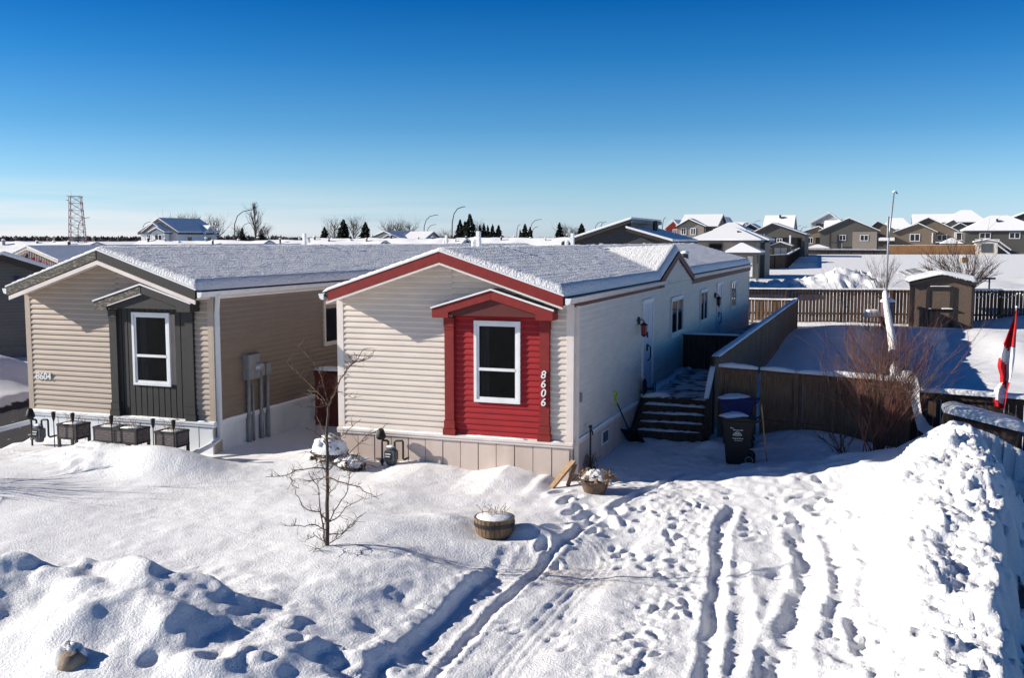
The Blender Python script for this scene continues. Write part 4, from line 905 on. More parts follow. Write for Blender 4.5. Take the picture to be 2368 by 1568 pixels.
def gas_meter(label, o, b_, z, mirror=1):
    t = thing('gas_meter', label, 'gas meter', W(o, b_, z)); mx = mirror
    b = MB(); b.box(-.14, -.09, .08, .10, .09, .30); b.lathe([(.12, .30), (.115, .34), (.07, .37), (.02, .375)], (-.02, 0, 0), 12, 1, .75); b.lathe([(.11, -.0), (.115, .06), (.12, .1)], (-.02, 0, 0), 12, 1, .75); bd_ = b.build('body', DGREY, t, bevel=.03)
    b = MB(); b.box(-.11, -.100, .12, .03, -.088, .27); b.build('dial_plate', BLACK, bd_); b = MB(); b.box(-.10, -.104, .22, .015, -.099, .245); b.box(-.10, -.104, .17, .0, -.099, .19); b.build('scale', INK, bd_)
    b = MB(); b.tube([(-.08, 0, .36), (-.08, 0, .46), (-.10, 0, .48), (-.20, 0, .48), (-.22, 0, .46), (-.22, 0, -.2)], .022, 7); b.tube([(.06, 0, .34), (.06, 0, .47), (.09, 0, .49), (.22, .0, .50), (.24, 0, .48), (.24, 0, .14), (.26, .02, .12), (.26, .2, .12)], .022, 7); b.tube([(-.25, 0, .05), (-.19, 0, .05)], .03, 7); b.build('pipe', IRON, t)
    b = MB(); b.lathe([(.02, -.03), (.09, -.02), (.10, .02), (.085, .07), (.06, .15), (.03, .18)], (-.24, 0, .54), 12); b.tube([(-.30, 0, .52), (-.18, 0, .52)], .035, 8); b.build('regulator', BLACK, t, smooth=True)
    b = MB(); snowblob(b, (-.02, 0, .36), .09, .07, .04, 3); snowblob(b, (-.30, 0, .55), .05, .05, .03, 4); b.build('snow_cap', SNOW, t, smooth=True); return t
gas_meter('dark grey gas meter with black pipes against the beige skirting', -3.62, -.30, .08)
gas_meter('dark grey gas meter against the white skirting of the taupe home', -11.6, -1.22, .18)

t = thing('electric_meter', 'grey electric meter boxes on conduits along the taupe side wall', 'electric meter', W(LHO, LHB))
def ebox(name, y0, y1, z0, z1, d, m):
    b = MB(); b.box(.02, y0, z0, .02 + d, y1, z1); return b.build(name, m, t, bevel=.012)
bx_ = ebox('meter_box', .98, 1.43, 1.48, 2.02, .16, GREYM); b = MB(); b.add([(0.015, .94, 2.02), (.20, .94, 2.00), (.20, 1.47, 2.00), (.015, 1.47, 2.02), (.015, .94, 2.06), (.20, .94, 2.03), (.20, 1.47, 2.03), (.015, 1.47, 2.06)], [(0, 3, 2, 1), (4, 5, 6, 7), (0, 1, 5, 4), (1, 2, 6, 5), (2, 3, 7, 6), (3, 0, 4, 7)]); b.build('hood', GREYM, bx_)
b = MB(); vs = [(.18 + x, 1.34 + r * math.cos(a), 1.74 + r * math.sin(a)) for r, x in ((.11, 0), (.11, .03), (.085, .035), (.085, .09), (.06, .10), (.0, .10)) for a in np.linspace(0, 2 * math.pi, 16, endpoint=False)]
b.add(vs, [(i * 16 + k, i * 16 + (k + 1) % 16, (i + 1) * 16 + (k + 1) % 16, (i + 1) * 16 + k) for i in range(5) for k in range(16)]); b.build('meter_dial', STEEL, bx_, smooth=True)
ebox('junction_box', 1.50, 1.68, 1.50, 1.78, .12, GREYM); ebox('junction_box', 1.72, 1.93, 1.51, 1.77, .12, GREYM)
for y, r, zt in ((1.08, .055, 1.5), (1.25, .03, 1.35), (1.56, .05, 1.52), (1.82, .05, 1.53)):
    b = MB(); b.tube([(.09, y, -.1), (.09, y, zt)], r * .8, 9); b.tube([(.09, y, -.1), (.09, y, .72)], r, 9); b.build('conduit', GREYM, t, smooth=True)

def planter(label, x, wdt, legs=True):
    t = thing('planter_box', label, 'planter', W(x, -1.62, .0), -TH, 'slatted planter boxes below the charcoal bay')
    z0, z1 = .42, .70; d = .42
    b = MB(); b.box(.012, .012, z0, wdt - .012, d - .012, z1 - .04)
    for k in range(5): z = z0 + .005 + k * .052; b.box(.03, .0, z, wdt - .03, .012, z + .046); b.box(.0, .03, z, .012, d - .03, z + .046); b.box(wdt - .012, .03, z, wdt, d - .03, z + .046)
    b.build('box', PLANT, t)
    b = MB(); b.box(-.006, -.008, z1 - .045, wdt + .006, .03, z1); b.box(-.006, d - .03, z1 - .045, wdt + .006, d + .008, z1); b.box(-.006, .0, z1 - .044, .03, d, z1 - .001); b.box(wdt - .03, 0, z1 - .044, wdt + .006, d, z1 - .001); b.box(-.004, -.006, z0 - .04, wdt + .004, .03, z0); b.box(wdt - .03, 0, z0 - .04, wdt + .004, d, z0); b.build('frame', CHAR, t)
    for lx in (.0, wdt - .05):
        for ly in (.0, d - .05): b = MB(); b.box(lx, ly, -.05, lx + .05, ly + .05, z1 - .04); b.build('leg', CHAR, t)
    b = MB(); b.strip([(.03, d / 2, z1 - .04), (wdt - .03, d / 2, z1 - .04)], d - .05, .065, .12, seed=int(x * -7)); b.build('snow_cap', SNOW, t, smooth=True)
    b = MB()
    for k in range(16):
        x0 = rnd.uniform(.05, wdt - .05); l = rnd.uniform(.15, .4); dx = rnd.gauss(.0, .2); b.tube([(x0, d * .5 + rnd.gauss(0, .08), z1 - .02), (x0 + dx * .5, d * .5, z1 + l * .45), (x0 + dx, d * .5, z1 + l * .6)], .004, 3)
    b.build('dry_stems', STRAW, t); return t
planter('slatted planter box on tall legs, next to the gas meter of the taupe home', -10.74, .50)
planter('left half of the joined pair of slatted planter boxes', -9.80, .54)
planter('right half of the joined pair of slatted planter boxes', -9.25, .54)
planter('slatted planter box nearest the downpipe of the taupe home', -8.26, .52)
SOL = None
for lab, x, y in (('black solar torch light at the left of the planter on tall legs', -10.74, -1.70), ('black solar torch light at the right of the planter on tall legs', -10.26, -1.68), ('black solar torch light in front of the joined planter pair', -9.27, -1.68), ('black solar torch light left of the planter by the downpipe', -8.24, -1.68), ('black solar torch light right of the planter by the downpipe', -7.76, -1.66)):
    if SOL is None:
        t = thing('solar_light', lab, 'garden light', W(x, y, .0), -TH, 'solar torch lights on the planters'); SOL = t
        b = MB(); b.tube([(0, 0, -.05), (0, 0, .78)], .010, 6); b.build('stake', BLACK, t)
        b = MB(); b.lathe([(.012, .76), (.03, .82), (.042, .90), (.040, .93), (.045, .94), (.045, .96), (.01, .97)], (0, 0, 0), 10); b.build('lantern', BLACK, t, smooth=True)
    else:
        t = dup(SOL); t['label'] = lab; t.location = W(x, y, 0)
def shrub_snow(label, o, b_, rx, ry, h, seed):
    t = thing('snowy_shrub', label, 'shrub', gW(o, b_, -.04)); r_ = random.Random(seed)
    b = MB()
    for k in range(240):
        a = r_.uniform(0, 6.28); u = r_.uniform(.75, 1.12); el = r_.uniform(-.1, 1.2) ; x, y, z = rx * u * math.cos(a) * math.cos(el), ry * u * math.sin(a) * math.cos(el), h * u * math.sin(el)
        b.tube([(x * .6, y * .6, max(0, z * .6)), (x, y, max(.02, z))], [.006, .003], 3)
        for _ in range(2): b.add([(x + r_.gauss(0, .03), y + r_.gauss(0, .03), max(0, z) + r_.gauss(0, .03)) for _ in range(3)], [(0, 1, 2)])
    b.build('twigs', mat('rusty_leaves', (.13, .075, .035), .9, (.07, .05, .03), ns=20), t, norm=False)
    b = MB(); snowblob(b, (0, 0, h * .30), rx * .95, ry * .9, h * .75, seed, 20, 8, .25)
    for k in range(16): a = r_.uniform(0, 6.28); u = r_.uniform(.2, .85); snowblob(b, (rx * u * math.cos(a), ry * u * math.sin(a), h * (.25 + .6 * math.sqrt(1 - u * u))), .10, .10, .07, seed + k, 8, 4, .4)
    b.build('snow_cap', SNOW, t, smooth=True)
shrub_snow('rusty shrub under a dome of snow at the left corner of the cream home', -4.85, -.62, .36, .32, .46, 3)
shrub_snow('smaller low shrub clotted with snow, left of the gas meter', -4.33, -.72, .30, .24, .24, 5)
t = thing('door_mat_rack', 'small black folding boot rack standing beside the near side door', 'boot rack', W(.0, 0, DZ))
b = MB(); b.prism([(5.62, .02), (5.95, .02), (5.92, .34), (5.80, .40), (5.66, .34)], .10, .15, 'x'); b.build('side_plate', BLACK, t, bevel=.01); b = MB(); b.box(.15, 5.63, .14, .36, 5.93, .17); b.box(.15, 5.63, .02, .38, 5.93, .05); b.build('shelf', BLACK, t); b = MB(); b.tube([(.36, 5.66, 0), (.36, 5.66, .3)], .012, 5); b.build('leg', BLACK, t); b = MB(); b.tube([(.36, 5.9, 0), (.36, 5.9, .3)], .012, 5); b.build('leg', BLACK, t)

# rocks poking out of the ploughed pile
def rock(label, x, y, z, s, seed, low=-.25):
    p = atz(x, y, z); t = thing('boulder', label, 'rock', (p.x, p.y, gz(p.x, p.y) - s * .15), .4)
    b = MB(); n, m = 12, 8; rows = []
    for i in range(m + 1):
        a = math.pi * (i / m - .5); rows.append([(s * .86 * math.cos(2 * math.pi * (k % n) / n) * math.cos(a) * (1 + .3 * float(vn(i * .7 + seed, (k % n) * .7, seed))), s * .8 * math.sin(2 * math.pi * (k % n) / n) * math.cos(a) * (1 + .3 * float(vn(i * .7 + seed, (k % n) * .7, seed))), s * .9 * math.sin(a) * (1 + .2 * float(vn(i + seed, k % n, seed)))) for k in range(n + 1)])
    b.grid(rows); b.build('stone', STONE, t, smooth=True)
    b = MB(); snowblob(b, (-.03, .10, s * low), s * 1.15, s * (1.0 - low * .5), s * (1.12 - low), seed, 18, 8, .28); b.build('snow_cap', SNOW, t, smooth=True)
rock('brown boulder under snow on the near face of the ploughed pile', 166, 1478, .42, .17, 2, -.38)

# crate and flag beyond the bank
t = thing('storage_crate', 'tilted brown box with zigzag print and a thick slab of snow, below the flag', 'box', W(6.66, 4.25, .56)); t.rotation_euler = (0, R(11.8), -TH)
b = MB(); b.box(0, 0, -.03, 1.44, .62, .46); b.box(.0, -.006, -.035, .07, .62, .462); b.box(1.37, -.006, -.035, 1.445, .62, .462); b.build('box', CARD, t, bevel=.006)
b = MB()
for k in range(17):
    x = .10 + k * .075
    for z, hh in ((.36, .05), (.30, .05)): b.add([(x, -.009, z), (x + .037, -.009, z + hh), (x + .037, -.009, z + hh + .022), (x, -.009, z + .022)], [(0, 1, 2, 3)]); b.add([(x + .037, -.009, z + hh), (x + .074, -.009, z), (x + .074, -.009, z + .022), (x + .037, -.009, z + hh + .022)], [(0, 1, 2, 3)])
for x in (.95, 1.03, 1.10, 1.17, 1.24): b.add([(x, -.009, .11), (x + .05, -.009, .11), (x + .05, -.009, .16), (x, -.009, .16)], [(0, 1, 2, 3)])
b.build('zigzag_print', CARD2, t, norm=False)
b = MB(); b.box(.26, -.012, .27, .41, -.006, .335); pl_ = b.build('paper_label', INK, t); b = MB(); b.box(.285, -.015, .292, .385, -.011, .312); b.build('label_stripe', CARD, pl_)
b = MB(); b.strip([(-.07, .26, .455), (1.52, .26, .455)], .78, .21, .10, .1, seed=31, n=12); b.build('snow_cap', SNOW, t, smooth=True)
t = thing('flag', 'red and white flag hanging limp on a slanted pole by the black fence', 'flag', W(8.0, 5.12, .6))
b = MB(); b.tube([(-.12, 0, -.2), (.06, .02, 2.52)], .014, 7); b.build('pole', STEEL, t); b = MB(); b.lathe([(.012, 0), (.028, .025), (.012, .05)], (.062, .02, 2.52), 8); b.build('finial', WHITE, t)
Z = [2.48, 2.25, 2.0, 1.75, 1.5, 1.3, 1.1, .95, .8, .6, .42]; Lx = [.045, -.01, -.09, -.17, -.23, -.25, -.19, -.18, -.28, -.31, -.27]; Rx = [.075, .09, .085, .08, .07, .05, .02, -.01, -.04, -.06, -.10]
zz = np.linspace(2.48, .42, 44); b = MB(); nu = 16; P_ = []
for z in zz:
    l = np.interp(-z, [-q for q in Z], Lx); r = np.interp(-z, [-q for q in Z], Rx); P_.append([(l + (r - l) * u, .06 * math.sin(u * 9 + z * 2.2) * min(1, (2.5 - z) * 2), z + .05 * math.sin(u * 5) * (2.48 - z) * .3) for u in np.linspace(0, 1, nu)])
def white(u, z):
    return (u > .45 + .1 * math.sin(z * 7) and 1.72 > z > 1.0 and u > .62) or (u < .62 and 1.78 > z + .25 * u > 1.50) or (u < .85 and .98 > z + .12 * u > .62)
b = MB()
for i in range(len(zz) - 1):
    for j in range(nu - 1):
        b.cur = 1 if white((j + .5) / (nu - 1), zz[i]) else 0; b.add([P_[i][j], P_[i][j + 1], P_[i + 1][j + 1], P_[i + 1][j]], [(0, 1, 2, 3)])
b.build('cloth', [FLAGR, FLAGW], t, smooth=True, norm=False)

# ------------------------------------------------------------------ plants
def grow(b, p, d, l, r, lev, rr, ang=.6, taper=.62, kids=(2, 3), n=4, up=.12, wig=.18, segs=4):
    pts = [p.copy()]; rad = [r]; q = p.copy(); dd = d.copy()
    for i in range(segs):
        dd = (dd + Vector((rr.gauss(0, wig), rr.gauss(0, wig), rr.gauss(0, wig) + up))).normalized(); q = q + dd * (l / segs); pts.append(q.copy()); rad.append(r * (1 - (1 - taper) * (i + 1) / segs))
    b.tube(pts, rad, n)
    if lev <= 0: return
    for _ in range(rr.randint(*kids)):
        k = rr.randint(max(1, segs - 3), segs); a = Vector((rr.gauss(0, 1), rr.gauss(0, 1), rr.gauss(.15, .6))).normalized()
        grow(b, pts[k], (dd + a * ang * 1.3).normalized(), l * rr.uniform(.55, .82), rad[k] * .72, lev - 1, rr, ang, taper, kids, max(3, n - 1), up, wig, segs)

# young tree on the lawn
SB = gW(-1.98, -5.7, -.05)
t = thing('young_tree', 'leafless young tree standing alone on the front lawn', 'tree', SB, 0)
PM = 161.0
def zp4(x, y): return ((x - 470) * .3254 / PM, (1465 - y) * .3254 / PM * 1.035)
r_ = random.Random(4)
def poly3(pts, dep, r0, r1, b, twigs=3, n=5):
    P = []
    for i, (x, y) in enumerate(pts):
        a, z = zp4(x, y); P.append(Vector((a, dep * i / max(1, len(pts) - 1), z)))
    # smooth a little
    Q = [P[0]]
    for a, c in zip(P, P[1:]):
        for k in (1, 2, 3): Q.append(a.lerp(c, k / 3) + Vector((r_.gauss(0, .006), r_.gauss(0, .01), r_.gauss(0, .006))) * (k < 3))
    rad = [r0 + (r1 - r0) * i / (len(Q) - 1) for i in range(len(Q))]
    b.tube(Q, rad, n)
    for i in range(1, len(Q)):
        if twigs and r_.random() < .75:
            for _ in range(r_.randint(1, twigs)):
                d = (Q[i] - Q[i - 1]).normalized(); a = Vector((r_.gauss(0, .9), r_.gauss(0, .9), r_.gauss(.35, .6)))
                grow(b, Q[i], (d * .5 + a).normalized(), r_.uniform(.06, .17), .0042, 1 if r_.random() < .6 else 0, r_, .7, .6, (1, 2), 3, .05, .25, 3)
b = MB(); tr = [(470, 1465), (475, 1230), (480, 1000), (480, 700), (488, 560), (497, 470)]
poly3(tr, .03, .031, .014, b, 0, 8); b.build('trunk', BARK, t, smooth=True)
b = MB()
BR = [([(497, 470), (440, 400), (370, 340), (290, 275), (235, 235), (190, 180)], .25, .011, .004), ([(497, 470), (470, 390), (440, 300), (385, 210), (340, 170), (240, 90)], .5, .010, .003), ([(497, 470), (545, 390), (590, 280), (660, 190), (720, 140), (760, 75)], -.2, .011, .003), ([(640, 215), (680, 175), (740, 160), (810, 130)], -.2, .006, .003),
      ([(490, 465), (420, 470), (320, 462)], -.2, .006, .002), ([(455, 430), (400, 405), (320, 402)], .2, .006, .002), ([(560, 370), (620, 370), (690, 395)], -.3, .006, .002), ([(480, 700), (430, 620), (385, 565)], .3, .006, .003), ([(475, 705), (410, 640), (355, 600)], -.2, .005, .003), ([(485, 690), (560, 690), (640, 630), (705, 565)], -.3, .010, .003),
      ([(480, 910), (400, 885), (300, 885), (240, 905), (105, 905)], -.5, .009, .003), ([(240, 905), (225, 960), (240, 1015), (290, 1030)], -.1, .005, .003), ([(480, 920), (540, 860), (620, 825), (720, 825), (830, 820)], -.4, .010, .003), ([(600, 835), (700, 740), (750, 690), (860, 650)], .3, .006, .003), ([(700, 825), (740, 860), (840, 885)], -.1, .005, .002),
      ([(480, 960), (560, 980), (700, 1000), (780, 1035), (870, 1065)], -.4, .010, .003), ([(475, 960), (400, 985), (330, 1015), (270, 1010)], .3, .007, .003), ([(480, 950), (400, 830), (310, 830)], .4, .006, .003),
      ([(465, 1275), (430, 1195), (350, 1170), (310, 1100), (285, 1010)], -.3, .009, .003), ([(462, 1440), (440, 1300), (415, 1180), (405, 1060), (340, 980)], .2, .012, .003), ([(480, 1275), (550, 1235), (620, 1150), (755, 1070)], -.3, .009, .003), ([(485, 1360), (590, 1335), (690, 1230), (785, 1140)], -.5, .009, .003), ([(462, 1330), (400, 1275), (300, 1262), (230, 1248)], -.4, .008, .003), ([(470, 1290), (540, 1180), (600, 1090), (610, 980), (640, 890)], .5, .008, .003),
      ([(465, 1420), (400, 1350), (370, 1350)], -.3, .006, .002), ([(475, 1430), (560, 1390), (640, 1330)], .3, .006, .002), ([(470, 1460), (420, 1440), (400, 1410)], -.3, .005, .002), ([(478, 1100), (520, 1040), (515, 960)], -.3, .006, .002)]
for pts, dp, r0, r1 in BR: poly3(pts, dp, r0 * 1.1, r1 * 1.5, b, 3)
b.build('branches', TWIG, t, norm=False)

def stems_bush(label, name, pos, n, ln, spread, mats, r0, seed, lean=(0, 0), kids=3, cat='bush', yb=1.0, group=None, fork=.45):
    t = thing(name, label, cat, pos, 0, group); q = random.Random(seed); bs = [MB() for _ in mats]
    for i in range(n):
        a = q.uniform(0, 6.28); s = spread * q.random() ** .75; d = Vector((s * math.cos(a) + lean[0], s * math.sin(a) * yb + lean[1], 1)).normalized()
        l = ln * q.uniform(.6, 1.0) * (1.05 - .25 * s / max(spread, .01)); p = Vector((q.gauss(0, .06), q.gauss(0, .06), 0)); P = [p]; dd = d
        for k in range(7):
            dd = (dd + Vector((q.gauss(0, .07), q.gauss(0, .07), q.gauss(.0, .05))) + Vector((d.x, d.y, 0)) * .05).normalized(); P.append(P[-1] + dd * l / 7)
        b = bs[q.randrange(len(bs))]; rr = r0 * q.uniform(.6, 1.2); b.tube(P, [rr * (1 - .11 * k) for k in range(8)], 4)
        for k in range(kids):
            j = q.randint(2, 6); e = (P[j] - P[j - 1]).normalized() + Vector((q.gauss(0, fork), q.gauss(0, fork), q.gauss(.1, fork * .6)))
            grow(bs[q.randrange(len(bs))], P[j], e.normalized(), l * q.uniform(.18, .42), rr * .55, 2 if kids > 6 else 1, q, .45, .55, (1, 3), 3, .06, .12, 4)
    for b, m, nm in zip(bs, mats, ('branches', 'branches', 'branches')): b.build(nm, m, t, norm=False)
    return t
stems_bush('big red twigged bush rising in front of the brown board fence', 'dogwood_bush', gW(5.45, 3.55, -.1), 58, 3.1, .68, (RTWIG, DTWIG, TWIG), .011, 3, (.05, .06), 8)
stems_bush('low sprawling twigs at the left foot of the big red bush', 'dogwood_shoots', gW(4.75, 3.6, -.05), 16, 1.0, 1.1, (DTWIG, TWIG), .010, 8, (-.2, .1), 3)
stems_bush('single red stem standing in the sunlit snow before the red bush', 'dogwood_shoots', gW(5.25, 2.55, -.05), 3, 1.15, .25, (RTWIG,), .013, 9, (0, 0), 3)
stems_bush('wide bare shrub fanning out behind the brown garden shed', 'bare_shrub', tuple(atd(2232, 672, 52) - Vector((0, 0, .25))), 46, 3.3, 1.25, (TWIG, BARK), .026, 12, (0, 0), 5, yb=.5)
stems_bush('tall upright dry shoots behind the fence beside the thin mast', 'dry_shoots', tuple(atd(2040, 676, 51.5) - Vector((0, 0, .4))), 26, 2.6, .55, (TWIG,), .016, 14, (0, 0), 2, yb=.3, fork=.2)
stems_bush('thin dry shoots behind the fence left of the thin mast', 'dry_shoots', tuple(atd(1965, 676, 52.5) - Vector((0, 0, .4))), 10, 1.5, .5, (TWIG,), .012, 15, (0, 0), 1, yb=.3, fork=.2)
stems_bush('bare shrub left of the front lawn, throwing its branch shadows over the snow', 'bare_shrub', gW(-11.0, -4.55, -.05), 26, 2.2, .75, (TWIG,), .016, 17, (0, 0), 3)
for k, (x, y, zc, n, l) in enumerate([(1775, 660, 54, 30, .5), (1835, 655, 55, 26, .6), (1880, 662, 53, 22, .45)]):
    stems_bush(('tuft of dry weeds behind the back fence near the deck corner', 'tuft of dry weeds behind the back fence, middle one of three', 'tuft of dry weeds behind the back fence below the snow heap')[k], 'dry_weeds', (lambda p: (p.x, p.y, gz(p.x, p.y) - .05))(atd(x, y, zc)), n, l, .9, (STRAW, TWIG), .006, 40 + k, (0, 0), 1, cat='weeds')

def conifer(label, x, ytop, zc, wpx, seed):
    top = atd(x, ytop, zc); g = gz(top.x, top.y); h = top.z - g + .3; w = wpx / 2 / FV * zc * 2.0; q = random.Random(seed)
    t = thing('spruce_tree', label, 'tree', (top.x, top.y, g - .3), 0, 'dark spruces on the skyline')
    b = MB(); b.tube([(0, 0, 0), (0, 0, h * .5), (0, 0, h * .97)], [h * .022, h * .014, .02], 6); b.build('trunk', BARK, t)
    b = MB(); nl = 30
    for i in range(nl):
        f = (i + .5) / nl; z = h * (.06 + .93 * f); r = w * (1 - f) ** .75 * (.82 + .3 * q.random()) + w * .03
        for k in range(15):
            a = q.uniform(0, 6.28); l = r * q.uniform(.35, 1.2); wd = .10 * w + .22 * l; dr = l * q.uniform(.05, .5)
            c, s = math.cos(a), math.sin(a); B = Vector((c * l * .1, s * l * .1, z + .02 * h)); T = Vector((c * l, s * l, z - dr)); M_ = B.lerp(T, .55) + Vector((0, 0, .02 * h)); sd = Vector((-s, c, 0)) * wd * .5
            b.add([B, M_ + sd, T, M_ - sd, M_ + Vector((0, 0, -.045 * h))], [(0, 1, 2), (0, 2, 3), (0, 4, 2)])
    b.build('crown', NEEDLE, t, norm=False)
for i, (lab, x, y, zc, w_) in enumerate([
    ('small dark spruce at the left end of the bare wood strip', 750, 524, 260, 24), ('tall dark spruce left of the frosted bare tree', 794, 507, 250, 34), ('dark spruce right of the frosted bare tree', 845, 513, 250, 30),
    ('small dark spruce peeping over the far roofs left of the tall lamp', 1006, 538, 240, 14), ('bushy spruce at the left edge of the tallest spruce clump', 1064, 507, 235, 26), ('middle spruce tucked into the tallest spruce clump', 1075, 511, 238, 22), ('tallest spruce on the skyline, right of the tall lamp', 1086, 494, 230, 34),
    ('slim spruce first in the row right of the tallest clump', 1110, 518, 260, 15), ('slim spruce second in the row right of the tallest clump', 1119, 515, 262, 15), ('slim spruce third in the row right of the tallest clump', 1128, 520, 258, 15), ('broad spruce in the far row, fourth right of the tallest clump', 1139, 518, 255, 18), ('last broad spruce of the row right of the tallest clump', 1153, 520, 255, 22),
    ('tiny spruce left of the lone far lamp pair', 1203, 530, 270, 10), ('spruce hugging the far lamp pair', 1214, 517, 250, 24), ('short spruce just right of the far lamp pair', 1226, 524, 255, 18), ('spruce behind the cone shaped shrub roof, left one', 1294, 514, 250, 24), ('scraggly pine beside the long dark roof', 1345, 516, 240, 28), ('small dark spruce by the white house with a blue shaded roof', 560, 526, 300, 18), ('small dark spruce right of the slender bare tree', 604, 528, 300, 18)]):
    conifer(lab, x, y, zc, w_, 100 + i)
def bare_tree(label, x, ytop, zc, wpx, seed, lev=4, slim=False):
    top = atd(x, ytop, zc); g = gz(top.x, top.y); h = top.z - g + .2; q = random.Random(seed)
    t = thing('bare_tree', label, 'tree', (top.x, top.y, g - .2), 0, 'leafless trees on the skyline'); b = MB(); r = h * .016
    b.tube([(0, 0, 0), (q.gauss(0, .05), 0, h * .3), (q.gauss(0, .1), 0, h * .55), (0, 0, h * (.8 if not slim else .97))], [r * 1.3, r, r * .7, r * .25], 6); b.build('trunk', BARK, t)
    b = MB(); sp = wpx / FV * zc / h
    for k in range(24 if not slim else 26):
        z = h * q.uniform(.22, .72 if not slim else .92); a = q.uniform(0, 6.28); d = Vector((math.cos(a) * sp * 1.5, math.sin(a) * sp * 1.5, .9 if not slim else 1.2)).normalized()
        grow(b, Vector((0, 0, z)), d, (h - z) * (.62 if not slim else .45), r * .55, lev - 1, q, .5, .55, (2, 3), 3, .10, .14, 3)
    b.build('crown', TWIGF, t, norm=False)
for i, (lab, x, y, zc, w_, sl) in enumerate([
    ('round bare tree behind the ridge of the white house, left one', 406, 494, 320, 36, 0), ('round bare tree behind the ridge of the white house, right one', 446, 491, 320, 44, 0), ('bare tree standing just right of the white house with a blue shaded roof', 494, 498, 300, 44, 0),
    ('slender pale bare tree beside the nearer tall lamp', 588, 464, 230, 26, 1), ('bushy bare tree between two lamps on the left', 551, 520, 300, 36, 0), ('bushy bare tree right of the slender pale tree', 612, 519, 300, 40, 0), ('bare tree at the left of the spruces in the middle distance', 773, 504, 300, 36, 0),
    ('frosted bare tree between two dark spruces', 818, 500, 290, 32, 0), ('leftmost bare tree above the low house with a blue shaded roof', 898, 509, 300, 36, 0), ('middle bare tree above the low house with a blue shaded roof', 921, 507, 300, 34, 0), ('rightmost bare tree above the low house with a blue shaded roof', 947, 512, 300, 34, 0),
    ('low bare tree left of the tall lamp', 1030, 529, 280, 42, 0), ('thin bare tree behind the tallest spruce clump', 1104, 515, 280, 20, 0), ('bare tree behind the dark gabled roof, left one', 1308, 518, 280, 26, 0), ('bare tree behind the dark gabled roof, next to the pine', 1326, 523, 280, 26, 0)]):
    bare_tree(lab, x, y, zc, w_, 200 + i, 3, sl)
b = MB(); q = random.Random(77)
for x0, x1, y0, y1, zc, n in ((-60, 340, 543, 556, 1300, 420), (150, 330, 547, 556, 1250, 120), (640, 790, 545, 554, 1000, 160), (500, 660, 541, 554, 600, 120), (960, 1060, 541, 553, 600, 80), (1160, 1420, 546, 554, 900, 160), (1060, 1180, 546, 554, 900, 70), (1400, 2400, 545, 553, 1100, 260)):
    for k in range(n):
        x = q.uniform(x0, x1); top = atd(x, y1 - (y1 - y0) * q.uniform(.35, 1.0), zc * q.uniform(.95, 1.1)); g = gz(top.x, top.y) - 1; hh = top.z - g; wd = hh * q.uniform(.18, .4)
        for _ in range(5):
            a = q.uniform(0, 3.14); dx, dy = math.cos(a) * wd, math.sin(a) * wd; z1 = g + hh * q.uniform(.7, 1.0); ox, oy = q.gauss(0, wd * .7), q.gauss(0, wd * .7)
            b.add([(top.x + ox - dx * .5, top.y + oy - dy * .5, g), (top.x + ox + dx * .5, top.y + oy + dy * .5, g), (top.x + ox + dx * .6, top.y + oy + dy, g + hh * .6), (top.x + ox + q.gauss(0, wd * .3), top.y + oy, z1), (top.x + ox - dx * .6, top.y + oy - dy, g + hh * .55)], [(0, 1, 2, 3, 4)])
o_ = b.build('treeline', TWIGF, norm=False); o_['kind'] = 'stuff'; o_['label'] = 'dark bare woods along the horizon'; o_['category'] = 'woods'

# ------------------------------------------------------------------ street lamps, tower, mast
LAMP = None
for i, (lab, x, yt, tip, r_h) in enumerate([
    ('curved street lamp in front of the lattice tower', 179, 503, 28, 9), ('curved street lamp at the left corner of the white house', 328, 513, 22, 9), ('tall curved street lamp beside the slender bare tree', 541, 485, 48, 9), ('fainter curved lamp behind the tall lamp by the slender tree', 558, 516, 20, 9),
    ('curved street lamp left of the tallest lamp in the middle', 980, 497, 33, 9), ('smaller curved lamp just right of its bigger twin, left of the tallest lamp', 987, 519, 22, 9), ('tallest curved street lamp, left of the tall spruce clump', 1045, 478, 31, 9), ('lone small lamp left of the far lamp pair', 1195, 519, 9, 9),
    ('larger lamp of the far pair beside a spruce', 1226, 507, 27, 9), ('smaller lamp of the far pair beside a spruce', 1230, 524, 15, 9), ('curved lamp left of the long dark roof', 1375, 513, 19, 9), ('smaller curved lamp behind the long dark roof edge', 1388, 513, 14, 9), ('lamp peeping over the step of the long dark roof', 1532, 503, 8, 9),
    ('lamp beside the tall steep snowy roof', 1738, 510, 20, 9), ('lamp between the dark porch house and the pale two storey house', 1839, 522, 13, 9), ('last curved lamp left of the pale two storey house', 1850, 524, 16, 9)]):
    zc = max(120, min(330, 6.6 * FV / (555.4 - yt))); tp = atd(x, yt, zc); g = gz(tp.x, tp.y); h = tp.z - g; a = tip / FV * zc
    t = thing('street_lamp', lab, 'street lamp', (tp.x, tp.y, g), 0, 'curved street lamps'); b = MB()
    P_ = [(0, 0, -.3), (0, 0, h * .45), (.02 * a, 0, h * .68), (.16 * a, 0, h * .86), (.42 * a, 0, h * .96), (.75 * a, 0, h * .995), (a * .88, 0, h)]
    b.tube(P_, [.13, .12, .11, .10, .09, .08, .07], 7); b.build('pole', STEEL if i > 12 else IRON, t, smooth=True)
    b = MB(); b.prism([(a * .82, h - .05), (a * .86, h + .10), (a * .99, h + .10), (a + .03, h - .02), (a * .98, h - .07)], -.13, .13); b.build('lamp_head', GREYM, t)
